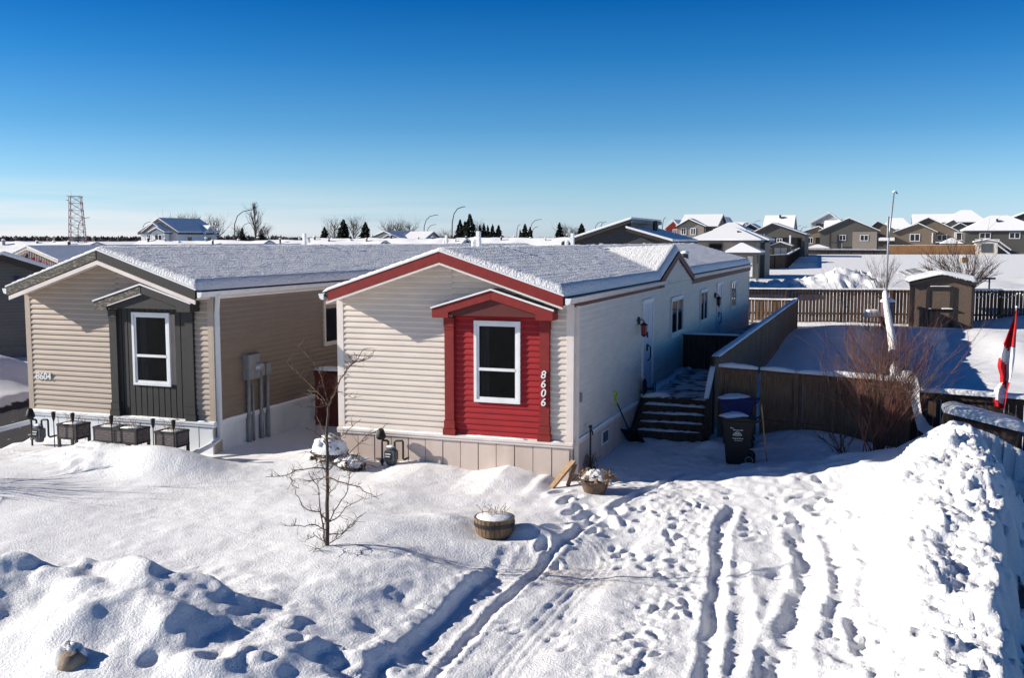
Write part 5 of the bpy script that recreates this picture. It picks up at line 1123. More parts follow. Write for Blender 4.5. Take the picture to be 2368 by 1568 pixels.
# lattice tower
zc = 420; c0 = atd(180, 556, zc); top = atd(173, 454, zc).z; g = gz(c0.x, c0.y); t = thing('lattice_tower', 'red and white lattice communications tower on the left horizon', 'tower', (c0.x, c0.y, g), .25); h = top - g
wb, wt = 3.1, 2.1
cor = lambda f: wb + (wt - wb) * f
def leg(sx, sy):
    b = MB(); b.tube([(sx * wb, sy * wb, 0), (sx * wt - .3, sy * wt, h)], .17, 4); b.build('leg', TOWR, t)
for sx in (-1, 1):
    for sy in (-1, 1): leg(sx, sy)
b = MB(); n = 7
for k in range(n):
    f0, f1 = k / n, (k + 1) / n; a0, a1 = cor(f0), cor(f1); z0, z1 = h * f0, h * f1
    for s_ in (-1, 1):
        b.tube([(-a0, s_ * a0, z0), (a1, s_ * a1, z1)], .09, 3); b.tube([(a0, s_ * a0, z0), (-a1, s_ * a1, z1)], .09, 3); b.tube([(-a1, s_ * a1, z1), (a1, s_ * a1, z1)], .09, 3)
        b.tube([(s_ * a0, -a0, z0), (s_ * a1, a1, z1)], .09, 3); b.tube([(s_ * a0, a0, z0), (s_ * a1, -a1, z1)], .09, 3); b.tube([(s_ * a1, -a1, z1), (s_ * a1, a1, z1)], .09, 3)
b.build('brace', STEEL, t)
b = MB(); b.box(-wt - .5, -wt - .5, h - .2, wt + .3, wt + .4, h); b.build('platform', STEEL, t)
b = MB(); b.lathe([(.1, -.3), (.75, -.1), (.8, 0), (.1, .05)], (-wt - .9, -wt, h - 1.6), 10); b.tube([(-wt - 1.6, 0, h + .2), (-wt, 0, h - .1)], .1, 4); b.build('dish', GREYM, t); b = MB(); b.lathe([(.1, -.3), (.6, -.1), (.65, 0), (.1, .05)], (-wt + .6, -wt - .4, h - 5.5), 10); b.build('dish', GREYM, t); b = MB(); b.tube([(-wt + .2, 0, h), (-wt + .2, 0, h + 2.2)], .08, 4); b.build('antenna', STEEL, t)
# thin mast in the yard
pb, pt_ = atd(2049, 676, 47.2), atd(2055.5, 446, 47.4); t = thing('flagpole', 'tall thin bare mast with a snow cap beside the side fence', 'mast', (pb.x, pb.y, gz(pb.x, pb.y)), 0); zb = t.location.z
b = MB(); b.tube([(0, 0, -.2), (.02, 0, (pt_.z - zb) * .62), (pt_.x - pb.x, 0, pt_.z - zb)], [.05, .046, .036], 8); b.build('pole', STEEL, t, smooth=True)
b = MB(); k = (pt_.x - pb.x, 0, pt_.z - zb); b.tube([(k[0] - .03, 0, k[2] - .4), k, (k[0] + .06, 0, k[2] + .03), (k[0] + .16, 0, k[2] - .06)], .03, 6); b.build('hook', IRON, t)
b = MB(); snowblob(b, (k[0] + .03, 0, k[2] + .01), .10, .08, .08, 3); b.build('snow_cap', SNOW, t, smooth=True)
b = MB(); b.tube([(-.04, -.08, (pt_.z - zb) * .66), (-.04, -.08, (pt_.z - zb) * .82)], .05, 6); b.build('bracket', GREYM, t)
p_ = atd(2344, 668, 46.5); t = thing('clothes_post', 'T shaped dark post sticking up behind the back fence at the right', 'post', (p_.x, p_.y + 2.5, gz(p_.x, p_.y + 2.5)), 0); b = MB(); zt = atd(2344, 646, 49).z - t.location.z
b.tube([(.05, 0, -.2), (.05, 0, zt)], .045, 6); b.build('upright', IRON, t); b = MB(); b.box(-.32, -.05, zt, .32, .05, zt + .09); b.build('crossbar', IRON, t)

# ------------------------------------------------------------------ garden shed and covered grills
sb = atd(2175, 755, 46.4); t = thing('garden_shed', 'brown panelled garden shed with snow on its low gable roof', 'shed', (sb.x, sb.y, gz(sb.x, sb.y) - .1), R(-18)); zb = t.location.z
hw, d_, he, ha = 1.30, 2.4, 2.05, 2.42
b = MB(); b.prism([(-hw + .06, 0), (hw - .06, 0), (hw - .06, he), (0, ha - .03), (-hw + .06, he)], 0, d_); wl = b.build('wall', SHEDP, t)
for sx in (-1, 1): b = MB(); b.box(sx * hw - .06, -.03, 0, sx * hw + .06, .08, he); b.build('corner_trim', SHEDT, t)
b = MB(); bar_fascia(b, [(-hw - .1, he + .06), (0, ha + .06), (hw + .1, he + .06)], .12, -.14, -.04); b.build('fascia', SHEDT, t)
b = MB(); b.prism([(-hw - .12, he + .05), (0, ha + .05), (hw + .12, he + .05), (hw + .12, he + .06), (0, ha + .06), (-hw - .12, he + .06)], -.14, d_ + .1); b.build('roof', SHEDT, t)
rhs = lambda x, y: np.asarray(ha + .125 - (ha - he) / (hw + .12) * np.sqrt(np.asarray(x, float) ** 2 + .02) + y * 0); roof_snow(t, rhs, -hw - .14, hw + .14, -.16, d_ + .1, .14, 21, .09)
dr = MB(); dr.box(-.62, -.03, .08, .36, .0, 1.92); dr.box(.40, -.03, .08, .44, .0, 1.92); dd_ = dr.build('door', SHEDP, t)
b = MB()
for x0, x1, z0, z1 in ((-.66, -.50, .05, 1.98), (.34, .50, .05, 1.98), (-.50, .34, 1.80, 1.98), (-.50, .34, .82, .94)): b.box(x0, -.06, z0, x1, -.02, z1)
b.build('door_frame', SHEDT, dd_); b = MB(); b.box(-.62, -.12, .93, .58, -.05, .965); b.build('latch_bar', SHEDT, dd_); b = MB(); b.strip([(.0, -.09, .96), (.5, -.09, .96)], .08, .05, .3, .06, 5); b.strip([(-.62, -.09, .96), (-.4, -.09, .96)], .07, .03, .3, .06, 6); b.strip([(-.5, -.05, 1.98), (.4, -.05, 1.98)], .06, .03, .1, .1, 8); b.build('snow_cap', SNOW, dd_, smooth=True)
def covered(label, x, y0, y1, wpx, zc, m, snowy):
    p = atd(x, y1, zc); zt = atd(x, y0, zc).z; g = gz(p.x, p.y); t = thing('covered_grill', label, 'grill', (p.x, p.y, g - .1), .1); h = zt - g + .1; w_ = wpx / FV * zc / 2
    b = MB(); b.lathe([(w_ * .9, 0), (w_ * .95, h * .6), (w_, h * .8), (w_ * .9, h * .93), (w_ * .5, h)], (0, 0, 0), 14, 1, .7); b.build('cover', m, t, smooth=True)
    b = MB(); snowblob(b, (0, 0, h * .9), w_ * 1.1, w_ * .8, h * (.32 if snowy else .12), 3, am=.2); b.build('snow_cap', SNOW, t, smooth=True)
p = atd(2016, 745, 44); t = thing('garden_table', 'small dark table under a thick white loaf of snow near the side fence', 'table', (p.x, p.y, gz(p.x, p.y)), .1); h = atd(2016, 731, 44).z - t.location.z
b = MB(); b.box(-.26, -.2, h - .05, .26, .2, h); b.build('tabletop', IRON, t)
for sx in (-.22, .22):
    for sy in (-.16, .16): b = MB(); b.tube([(sx, sy, -.2), (sx, sy, h - .05)], .018, 5); b.build('leg', IRON, t)
b = MB(); b.strip([(-.30, 0, h - .01), (.30, 0, h - .01)], .44, .30, .06, .05, seed=3, n=12); b.build('snow_cap', SNOW, t, smooth=True)
covered('plum coloured grill cover just left of the garden shed', 2051, 690, 735, 31, 44.5, PURP, False)

# ------------------------------------------------------------------ houses
class Far:
    """a house far off, all its walls parallel to the nearby homes"""
    def __init__(s, label, name, cat, x, y, zc, group=None, rz=-TH):
        p = atd(x, y, zc); s.p = p; s.g = gz(p.x, p.y) - .6; s.t = thing(name, label, cat, (p.x, p.y, s.g), rz, group); s.u = Vector((math.cos(rz), math.sin(rz), 0)); s.n = Vector((-math.sin(rz), math.cos(rz), 0))
    def q(s, x, y, db=0):
        d = atd(x, y, 1.0) - Vector((0, 0, H)); c = Vector((s.p.x, s.p.y, 0)); k = (s.n.dot(c) + db) / s.n.dot(d); h = Vector((0, 0, H)) + d * k
        return s.u.dot(h - c), h.z - s.g
    def gable(s, x0, x1, ye, xa, ya, dep, wm, db=0, oh=.45, fas=None, th=.22, zb=0, name='wall', snow=True, fh=.22):
        a0, ze = s.q(x0, ye, db); a1, _ = s.q(x1, ye, db); am, za = s.q(xa, ya, db); am = am if xa is not None else (a0 + a1) / 2
        sl, sr = (za - ze) / (am - a0), (za - ze) / (a1 - am); b = MB(); i = .35
        b.prism([(a0 + i, zb), (a1 - i, zb), (a1 - i, ze - .12 + sr * i), (am, za - .12), (a0 + i, ze - .12 + sl * i)], db, db + dep); b.build(name, wm, s.t)
        b = MB(); bar_fascia(b, [(a0, ze), (am, za), (a1, ze)], fh, db - oh, db + dep + oh); r = b.build('roof', fas or DSLATE, s.t)
        if snow:
            b = MB(); b.prism([(a0 - .05, ze + .01), (am, za + .01), (a1 + .05, ze + .01), (a1 + .05, ze + th * .7), (am, za + th), (a0 - .05, ze + th * .7)], db - oh - .04, db + dep + oh); b.build('roof_snow', FSNOW, r, bevel=.06)
        return a0, a1, am, ze, za
    def side(s, x0, x1, ye, ya, dep, wm, db=0, oh=.5, th=.22, zb=0, fas=None, name='wall'):
        a0, ze = s.q(x0, ye, db); a1, _ = s.q(x1, ye, db); _, za = s.q((x0 + x1) / 2, ya, db + dep / 2); b = MB()
        b.prism([(db, zb), (db + dep, zb), (db + dep, ze), (db + dep / 2, za - .1), (db, ze)], a0 + .3, a1 - .3, 'x'); b.build(name, wm, s.t)
        k = (za - ze) / (dep / 2); b = MB(); b.prism([(db - oh, ze - k * oh), (db + dep / 2, za), (db + dep + oh, ze - k * oh), (db + dep + oh, ze - k * oh - .2), (db + dep / 2, za - .2), (db - oh, ze - k * oh - .2)], a0, a1, 'x'); r = b.build('roof', fas or DSLATE, s.t)
        b = MB(); b.prism([(db - oh - .03, ze - k * oh + .01), (db + dep / 2, za + .01), (db + dep + oh, ze - k * oh + .01), (db + dep + oh, ze - k * oh + th * .8), (db + dep / 2, za + th), (db - oh - .03, ze - k * oh + th * .8)], a0 - .04, a1 + .04, 'x'); b.build('roof_snow', FSNOW, r, bevel=.06)
        return a0, a1, ze, za
    def hip(s, x0, x1, ye, xa0, xa1, ya, dep, wm, db=0, oh=.45, zb=0, fas=None, name='wall', posts=False):
        a0, ze = s.q(x0, ye, db); a1, _ = s.q(x1, ye, db); r0, za = s.q(xa0, ya, db + dep / 2); r1, _ = s.q(xa1, ya, db + dep / 2); i = .4
        if not posts: b = MB(); b.box(a0 + i, db, zb, a1 - i, db + dep, ze - .02); b.build(name, wm, s.t)
        else:
            for px, py in ((a0 + .3, db + .1), (a1 - .4, db + .1)): b = MB(); b.box(px, py, zb, px + .18, py + .18, ze); b.build('post', wm, s.t)
        def cap(z, g, hgt): return [(a0 - g, db - oh - g, z), (a1 + g, db - oh - g, z), (a1 + g, db + dep + oh, z), (a0 - g, db + dep + oh, z), (r0, db + dep / 2, hgt), (r1, db + dep / 2, hgt)]
        F = [(0, 1, 5, 4), (1, 2, 5), (2, 3, 4, 5), (3, 0, 4), (3, 2, 1, 0)]
        b = MB(); b.add(cap(ze, 0, za - .02), F); b.box(a0, db - oh, ze - .18, a1, db + dep + oh, ze - .002); r = b.build('roof', fas or DSLATE, s.t)
        b = MB(); c = cap(ze + .02, .02, za + .2); c2 = [(p[0], p[1], p[2] + .14) for p in c[:4]]; b.add(c[:4] + c2 + c[4:], [(3, 2, 1, 0), (0, 1, 5, 4), (1, 2, 6, 5), (2, 3, 7, 6), (3, 0, 4, 7), (4, 5, 9, 8), (5, 6, 9), (6, 7, 8, 9), (7, 4, 8)]); b.build('roof_snow', FSNOW, r)
        return a0, a1, ze, za
    def win(s, x0, y0, x1, y1, db=0, m=None, mull=True):
        a0, z1 = s.q(x0, y0, db); a1, z0 = s.q(x1, y1, db); b = MB(); f = max(.10, (a1 - a0) * .07)
        b.box(a0, db - .1, z0, a0 + f, db, z1); b.box(a1 - f, db - .1, z0, a1, db, z1); b.box(a0 + f, db - .1, z0, a1 - f, db, z0 + f); b.box(a0 + f, db - .1, z1 - f, a1 - f, db, z1)
        if mull: b.box((a0 + a1) / 2 - f / 2, db - .1, z0 + f, (a0 + a1) / 2 + f / 2, db, z1 - f)
        w_ = b.build('window', m or WHITE, s.t); b = MB(); b.box(a0 + f, db - .04, z0 + f, a1 - f, db - .02, z1 - f); b.build('pane', GLASS, w_)
    def swin(s, a1, y0, y1, z0, z1):     # on the right side wall
        b = MB(); b.box(a1, y0, z0, a1 + .08, y1, z1); w_ = b.build('window', WHITE, s.t); b = MB(); b.box(a1 + .08, y0 + .12, z0 + .12, a1 + .10, y1 - .12, z1 - .12); b.build('pane', GLASS, w_)
    def box(s, name, x0, y0, x1, y1, d0, d1, m, db=0):
        a0, z1 = s.q(x0, y0, db); a1, z0 = s.q(x1, y1, db); b = MB(); b.box(a0, db + d0, z0, a1, db + d1, z1); return b.build(name, m, s.t)
GR = 'houses of the estate across the field'
# homes of the park seen over the nearest roofs
def row_home(label, x0, x1, yr, zc, vents, wm, seed):
    p = atd((x0 + x1) / 2, yr, zc); g = gz(p.x, p.y) - .4; t = thing('mobile_home', label, 'mobile home', (p.x, p.y, g), -TH, 'mobile homes in the rows behind'); hl = (x1 - x0) / 2 / FV * zc; zr = p.z - g; ze = zr - 1.0
    b = MB(); b.prism([(-2.4, 0), (2.4, 0), (2.4, ze), (0, zr - .1), (-2.4, ze)], -hl, hl, 'x'); b.build('wall', wm, t)
    b = MB(); b.prism([(-2.7, ze - .1), (0, zr - .05), (2.7, ze - .1), (2.7, ze - .3), (0, zr - .2), (-2.7, ze - .3)], -hl - .3, hl + .3, 'x'); r = b.build('roof', DSLATE, t)
    xs_ = np.linspace(-hl - .32, hl + .32, max(8, int(hl * 4))); ys_ = np.linspace(-2.74, 2.74, 26); P_ = [[(x, y, float(zr - .05 - abs(y) * .35 + .22 + .07 * vn(x * .7 + seed, y, seed) + .03 * vn(x * 3, y * 3, seed)) - (.2 if abs(y) > 2.7 else 0)) for y in ys_] for x in xs_]; b = MB(); b.grid(P_); b.prism([(-2.74, ze - .08), (0, zr - .04), (2.74, ze - .08), (2.74, ze + .02), (0, zr + .1), (-2.74, ze + .02)], -hl - .32, hl + .32, 'x'); b.build('roof_snow', FSNOW, r, smooth=True)
    q = random.Random(seed)
    for k in range(vents):
        x = -hl + 2 * hl * (k + q.uniform(.2, .8)) / vents; y = q.uniform(-1.2, .3); hv = q.uniform(.15, .5); b = MB(); b.tube([(x, y, zr - .4), (x, y, zr + hv - abs(y) * .3)], q.uniform(.06, .13), 8); v_ = b.build('vent_pipe', GREYM if k % 2 else IRON, t); b = MB(); b.lathe([(.12, 0), (.13, .05), (.04, .10)], (x, y, zr + hv - abs(y) * .3), 8); b.build('snow_cap', SNOW, v_, smooth=True)
for i, a in enumerate([('snowy roofed home furthest left behind the red gable', -90, 250, 563.5, 74, 5, GREYV), ('snowy roofed home behind the taupe home, below the white house', 300, 640, 560, 82, 7, CREAM), ('snowy roofed home between the two nearest ridges', 610, 900, 558, 92, 6, TAUPE), ('longer snowy roofed home further back below the spruces', 690, 1090, 553.5, 118, 8, WHS), ('snowy roofed home furthest right, beside the long dark roof', 1050, 1345, 551.5, 122, 7, GREYV)]): row_home(*a[:6], a[6], 60 + i)
# grey home and red home at the far left
f = Far('grey vinyl home with black gable boards at the left edge', 'mobile_home', 'mobile home', 5, 700, 36, 'mobile homes in the front row', R(25.5))
a0, a1, am, ze, za = f.gable(-130, 142, 634, 5, 588, 2.6, GREYV, fas=SHEDT, th=.10, fh=.24); b = MB(); b.lap((0, 0, 0), (1, 0, 0), (0, -1, 0), a0 + .36, a1 - .36, 1.0, za - .2, .115, .02, lambda z: (max(a0 + .36, am - (za - .15 - z) / .40), min(a1 - .36, am + (za - .15 - z) / .40))); b.build('siding', GREYV, f.t, norm=False); b = MB(); b.box(a0 + .3, -.06, 0, a1 - .3, .0, 1.0); b.build('skirting', DGREY, f.t); f.box('floodlight', 33, 640, 44, 648, -.2, 0, BLUEP)
b = MB(); bar_fascia(b, [(a0 - .02, ze + .03), (am, za + .03), (a1 + .02, ze + .03)], .03, -.49, -.44); b.build('drip_edge', WHITE, f.t)
f = Far('red sided home with icicle lights along its gable, far left', 'mobile_home', 'mobile home', 77, 600, 50, 'mobile homes in the rows behind'); a0, a1, am, ze, za = f.gable(15, 150, 602, 77, 571, 24, REDS, fas=CREAMB, th=.10, fh=.12)
b = MB(); b.lap((0, 0, 0), (1, 0, 0), (0, -1, 0), a0 + .4, a1 - .4, ze - 1.8, za - .25, .14, .03, lambda z: (max(a0 + .4, am - (za - .25 - z) / .46), min(a1 - .4, am + (za - .25 - z) / .46))); b.build('siding', REDS, f.t, norm=False)
b = MB()
for k in range(34):
    u = k / 33; x = a0 + .15 + (a1 - a0 - .3) * u; z = ze + (za - ze) * (1 - abs(x - am) / ((a1 - a0) / 2)) - .15; l = (.18, .34, .5, .26)[k % 4]; b.tube([(x, -.44, z), (x, -.44, z - l)], [.022, .012], 4)
il = b.build('icicle_lights', BOLT, f.t); b = MB(); b.prism([(a0 + .3, ze - .1), (am, za - .22), (a1 - .3, ze - .1), (a1 - .3, ze - .18), (am, za - .38), (a0 + .3, ze - .18)], -.06, -.035); b.build('garland', IRON, f.t)
# white houses with steep roofs in shade
f = Far('white house with a big steep roof, its right slope shaded deep blue', 'house', 'house', 369, 545, 172); a0, a1, am, ze, za = f.gable(322, 416, 538, 369, 505.5, 10.5, WHS, fh=.3); f.gable(330, 385, 538, 357, 517, 1.6, LGREY, db=-1.2, fh=.2); f.gable(346, 384, 538, 365, 527, 1.2, WHS, db=-2.0, fh=.16); f.win(339, 542, 350, 556, -1.2); f.win(358, 542, 376, 556, -2.0)
f.swin(a1 - .36, 2.2, 3.6, ze - 2.2, ze - .6); f.swin(a1 - .36, 7.0, 9.0, ze - 2.4, ze - .6)
b = MB(); b.prism([(6.4, ze - .1), (8.0, ze + 1.1), (9.6, ze - .1), (9.6, ze - .3), (8, ze + .8), (6.4, ze - .3)], am + 1, a1 + .3, 'x'); r = b.build('dormer', WHS, f.t); b = MB(); b.prism([(6.3, ze - .08), (8.0, ze + 1.13), (9.7, ze - .08), (9.7, ze + .12), (8, ze + 1.35), (6.3, ze + .12)], am + 1, a1 + .35, 'x'); b.build('roof_snow', FSNOW, r)
f = Far('low grey house with a steep roof shaded blue, below three bare trees', 'house', 'house', 890, 548, 205); f.gable(854, 926, 551.5, 890, 535.5, 12, LGREY, fh=.3); f.gable(886, 914, 552, 900, 543.5, 1.5, LGREY, db=-1.2, fh=.2); f.side(930, 985, 552, 537, 8, LGREY, db=3)
# the long dark house with a stepped roof
f = Far('long charcoal house with a stepped clerestory roof behind the cream home', 'house', 'house', 1440, 560, 68)
q_ = lambda x, y: f.q(x, y); dep = 9.0
A, B_, C_, D_, E_ = q_(1303, 561), q_(1463, 507), q_(1452, 522), q_(1558, 558.5), q_(1452, 527)
b = MB(); b.prism([(A[0] + .3, 0), (D_[0] - .3, 0), (D_[0] - .3, D_[1]), (E_[0], E_[1] - .1), (C_[0] + .02, C_[1]), (B_[0] - .36, B_[1] - .22), (A[0] + .3, A[1])], 0, dep); b.build('wall', DSLATE, f.t)
b = MB(); b.lap((0, 0, 0), (1, 0, 0), (0, -1, 0), A[0] + .4, E_[0] - .02, .6, B_[1] - .3, .16, .02, lambda z: (A[0] + .4 + max(0, (z - A[1] + .2) / ((B_[1] - A[1]) / (B_[0] - A[0]))), 99)); b.lap((0, 0, 0), (1, 0, 0), (0, -1, 0), E_[0] + .02, D_[0] - .4, .6, E_[1] - .2, .16, .02, lambda z: (-99, D_[0] - .4 - max(0, (z - D_[1] + .1) / ((E_[1] - D_[1]) / (D_[0] - E_[0]))))); b.build('siding', DSLATE, f.t, norm=False)
for nm, pts, th in (('roof', (A, B_), .16), ('roof', (E_, D_), .14)):
    b = MB(); bar_fascia(b, [pts[0], pts[1]], .22, -.5, dep + .3); r = b.build('roof', SHEDT, f.t); b = MB(); b.prism([(pts[0][0] - .05, pts[0][1] + .01), (pts[1][0] + .05, pts[1][1] + .01), (pts[1][0] + .05, pts[1][1] + th), (pts[0][0] - .05, pts[0][1] + th)], -.55, dep + .3); b.build('roof_snow', FSNOW, r, bevel=.04)
b = MB(); b.box(C_[0] + .05, -.0, C_[1] - .2, C_[0] + .2, dep, B_[1] - .25); b.build('clerestory', DSLATE, f.t); b = MB(); b.bar((B_[0] + .05, -.5, B_[1] - .12), (B_[0] + .05, dep + .3, B_[1] - .12), .06, .26); b.build('fascia', GREYV, f.t)
for k in range(2): b = MB(); z_ = E_[1] - .35; b.tube([(E_[0] + .9, 4.2 + k * .5, z_ - .1), (E_[0] + .9, 4.2 + k * .5, z_ + .9)], .11, 8); b.build('flue', SHEDT, f.t)
f.box('soffit_vent', 1386, 562, 1394, 565, -.05, .0, WHITE); f.box('soffit_vent', 1487, 562, 1492, 564.5, -.05, .0, WHITE)
# the estate across the field
f = Far('red gabled house sliver behind the stepped charcoal roof', 'house', 'house', 1558, 530, 210, GR); f.gable(1536, 1574, 528, 1558, 509, 9, REDS, fas=WHITE); f.win(1556, 530, 1566, 541, 0)
f = Far('two storey grey house with three upper windows and a small front gable', 'house', 'house', 1610, 540, 168, GR); f.side(1570, 1662, 522, 498, 11, OLIVE, db=1.5); f.gable(1564, 1633, 524.5, 1594, 507, 3.5, GREYS, fas=SHEDT); f.win(1575, 527, 1587, 543, 0); f.win(1597, 527, 1609, 543, 0); f.win(1620, 528, 1632, 539, 1.5)
f = Far('steep snowy roof showing right of the two storey grey house', 'house', 'house', 1670, 525, 200, GR); f.gable(1652, 1690, 530, 1671, 502, 10, GREYS)
f = Far('low hip roofed house behind the hip roofed house with a blue shaded porch', 'house', 'house', 1692, 535, 150, GR); f.hip(1650, 1726, 533, 1684, 1700, 517, 9, GREYS)
f = Far('distant twin snowy roofs in line behind the hip roofed house', 'house', 'house', 1705, 525, 260, GR); f.side(1688, 1722, 528, 515, 9, WHS); f.gable(1710, 1733, 529, 1722, 516, 8, WHS, db=-2)
f = Far('dark low gable house left of the tall steep snowy roof', 'house', 'house', 1736, 530, 215, GR); f.gable(1711, 1762, 533, 1736, 518, 9, DSLATE)
f = Far('hip roofed grey house with a blue shaded porch roof and dark framed window', 'house', 'house', 1680, 590, 98, GR); f.hip(1596, 1760, 556, 1668, 1700, 529.5, 8.5, GREYS); f.hip(1690, 1779, 556, 1715, 1730, 537, 5, OLIVE, db=3.5); f.win(1640, 563, 1671, 586, 0, SHEDT, False); f.hip(1679, 1760, 584, 1712, 1718, 566, 3.0, OLIVE, db=-3.2, posts=True); f.box('door', 1729, 592, 1740, 640, -.1, .0, WHITE); f.box('chimney', 1698, 533, 1702, 545, 2, 2.5, SHEDT)
f = Far('dark brown gable house with a deep shaded porch and one white post', 'house', 'house', 1797, 570, 190, GR); f.gable(1731, 1866, 543, 1787, 516, 11, OLIVE); f.box('porch_shade', 1770, 549, 1852, 575, -.06, .0, UNLIT); f.win(1796, 551, 1809, 560, -.08); f.box('porch_post', 1826, 544, 1829, 575, -.8, -.5, WHITE)  # porch shade painted as a near-black slab on the flat wall
for x in (1752, 1759, 1766): f.box('gable_vent', x, 541, x + 2.5, 543, -.08, .0, WHITE)
f = Far('tall steep snow covered roof above the dark brown porch house', 'house', 'house', 1800, 525, 290, GR); f.side(1764, 1836, 528, 499, 12, LGREY); f.box('chimney', 1799, 496, 1803, 503, 4, 5, SHEDT)
f = Far('pale grey two storey gable house under a plain sky', 'house', 'house', 1913, 530, 262, GR); f.gable(1873, 1952, 516, 1918, 491.5, 12, LGREY, fas=WHITE); f.win(1888, 517, 1903, 526, 0, SHEDT); f.side(1905, 1960, 530, 509, 9, LGREY, db=-4)
f = Far('low tan house end left of the broad grey gable house', 'house', 'house', 1880, 560, 245, GR); f.gable(1845, 1925, 540, 1893, 524, 9, TAN); f.win(1868, 549, 1880, 563, 0); f.box('porch_shade', 1886, 549, 1906, 566, -.06, .0, UNLIT)  # dark slab on the wall draws the shade of a porch
f = Far('broad grey gable house with a shaded porch and a bright sided bay', 'house', 'house', 1965, 560, 234, GR); f.gable(1893, 2036, 535, 1964, 504.5, 13, OLIVE, fh=.35); f.box('bay', 1972, 536, 2027, 578, -.6, 0, GREYS); f.win(1989, 543, 2008, 557, -.6); f.win(1941, 543, 1956, 556, 0); f.box('porch_post', 1919, 536, 1922, 576, -.8, -.5, SHEDT); f.box('porch_rail', 1922, 560, 1948, 562, -.8, -.7, SHEDT); f.box('porch_rail', 1946, 560, 1948, 574, -.8, -.7, GREYM)
f = Far('tan gable house squeezed right of the broad grey gable house', 'house', 'house', 2030, 545, 262, GR); f.gable(2000, 2080, 536, 2030, 512, 10, TAN); f.side(2022, 2075, 556, 551, 5, OLIVE, db=-6)
f = Far('hip roofed house behind the thin mast', 'house', 'house', 2075, 520, 300, GR); f.hip(2036, 2113, 530, 2058, 2088, 505.5, 12, GREYS)
f = Far('tan double gable house above the bright cedar fence', 'house', 'house', 2125, 560, 232, GR); f.gable(2073, 2217, 536, 2147, 503.5, 12, TAN, db=3); f.gable(2066, 2168, 537.5, 2124, 517, 4, TAN); f.win(2104, 540.5, 2127, 558, 0); f.win(2166, 542, 2190, 557, 3); f.win(2211, 537, 2237, 556, 1.5, WHITE); f.box('bay', 2209, 536, 2239, 558, 1.55, 3, WHS); f.box('downpipe', 2155, 538, 2157, 562, -.15, -.05, WHITE); f.box('porch_rail', 2160, 559, 2200, 561, 0, .2, WHITE)
f = Far('long straight snowy roof high behind the tan double gable house', 'house', 'house', 2160, 520, 320, GR); f.side(2110, 2212, 518, 496, 13, LGREY)
f = Far('highest hip roofed house on the right skyline', 'house', 'house', 2230, 520, 300, GR); f.hip(2176, 2283, 514, 2222, 2246, 487, 14, OLIVE); f.gable(2182, 2220, 520, 2205, 508.5, 5, OLIVE, db=-6); f.gable(2199, 2243, 527, 2221, 516, 4, OLIVE, db=-9)
f = Far('brown hip roofed house with raised deck stairs at the right edge', 'house', 'house', 2300, 565, 222, GR); f.hip(2228, 2420, 533.5, 2290, 2330, 500, 13, OLIVE); f.win(2265, 537.5, 2291, 552, 0); f.win(2334, 537, 2359, 552, 0); f.box('chimney', 2308, 505, 2312, 512, 3, 4, SHEDT)
f.box('deck_rail', 2252, 553, 2308, 555, -3, -2.8, WHITE); f.box('deck_floor', 2252, 566, 2308, 568, -3, 0, WOOD)
a, z1_ = f.q(2308, 556, -3); a2, z2_ = f.q(2338, 578, -3); b = MB(); b.bar((a, -3, z1_), (a2, -3, z2_), .3, .25); b.bar((a, -3, z1_ - 1.0), (a2, -3, z2_ - 1.0), .3, .25); b.build('stair', WHITE, f.t)
f = Far('gable roof cut off by the right edge of the picture', 'house', 'house', 2375, 500, 300, GR); f.gable(2335, 2425, 506, 2377, 490, 12, DSLATE)
f = Far('small cream shed with a grey double door and two little windows', 'shed', 'shed', 2283, 575, 214, 'little sheds across the field'); f.gable(2252, 2312, 560, 2282, 554.5, 3.5, CREAMB, th=.25, fh=.12, oh=.2); f.box('door', 2270, 563, 2296, 584, -.08, .02, DGREY); f.win(2262, 565, 2267, 573, 0); f.win(2301, 565, 2306, 573, 0)
f = Far('small brown shed with pale double doors by the dark fence corner', 'shed', 'shed', 1806, 580, 152, 'little sheds across the field'); f.gable(1780, 1832, 569, 1805, 560.5, 3.2, TAN, th=.2, fh=.12, oh=.2); f.box('door', 1791, 573, 1804, 590, -.08, .02, CREAMB); f.box('door', 1806, 573, 1819, 590, -.08, .02, CREAMB)
f = Far('low dark gazebo roof under snow beside the broad grey gable house', 'gazebo', 'gazebo', 1892, 575, 224, 'gazebo roofs across the field'); f.hip(1866, 1918, 574, 1888, 1894, 567, 4, SHEDT, posts=True)
f = Far('low dark gazebo roof under snow before the tan double gable house', 'gazebo', 'gazebo', 2200, 560, 224, 'gazebo roofs across the field'); f.hip(2176, 2226, 563, 2198, 2203, 552, 4, SHEDT, posts=True)
def ffence(label, segs, wood, snow, w_=.3, pe=2.4):
    return fence('board_fence', label, [tuple(p) for p in segs], wood, pe, .02, snow, None, w=w_, snow_w=.35, rails=False)
ffence('bright new cedar fence across the far side of the field', [atd(2052, 568, 212), atd(2256, 567, 212)], WOOD_O, .12)
ffence('low dark fence below the broad grey gable house', [atd(1862, 577.5, 212), atd(2051, 579, 212)], WOOD_D, .22)
ffence('dark fence cornering by the hip roofed house with the blue shaded porch', [atd(1738, 593, 122), atd(1821, 589, 127), atd(1853, 572, 205)], WOOD_D, .1)
ffence('short cedar fence piece left of the small brown shed', [atd(1765, 574, 160), atd(1784, 574, 160)], WOOD_O, .08)
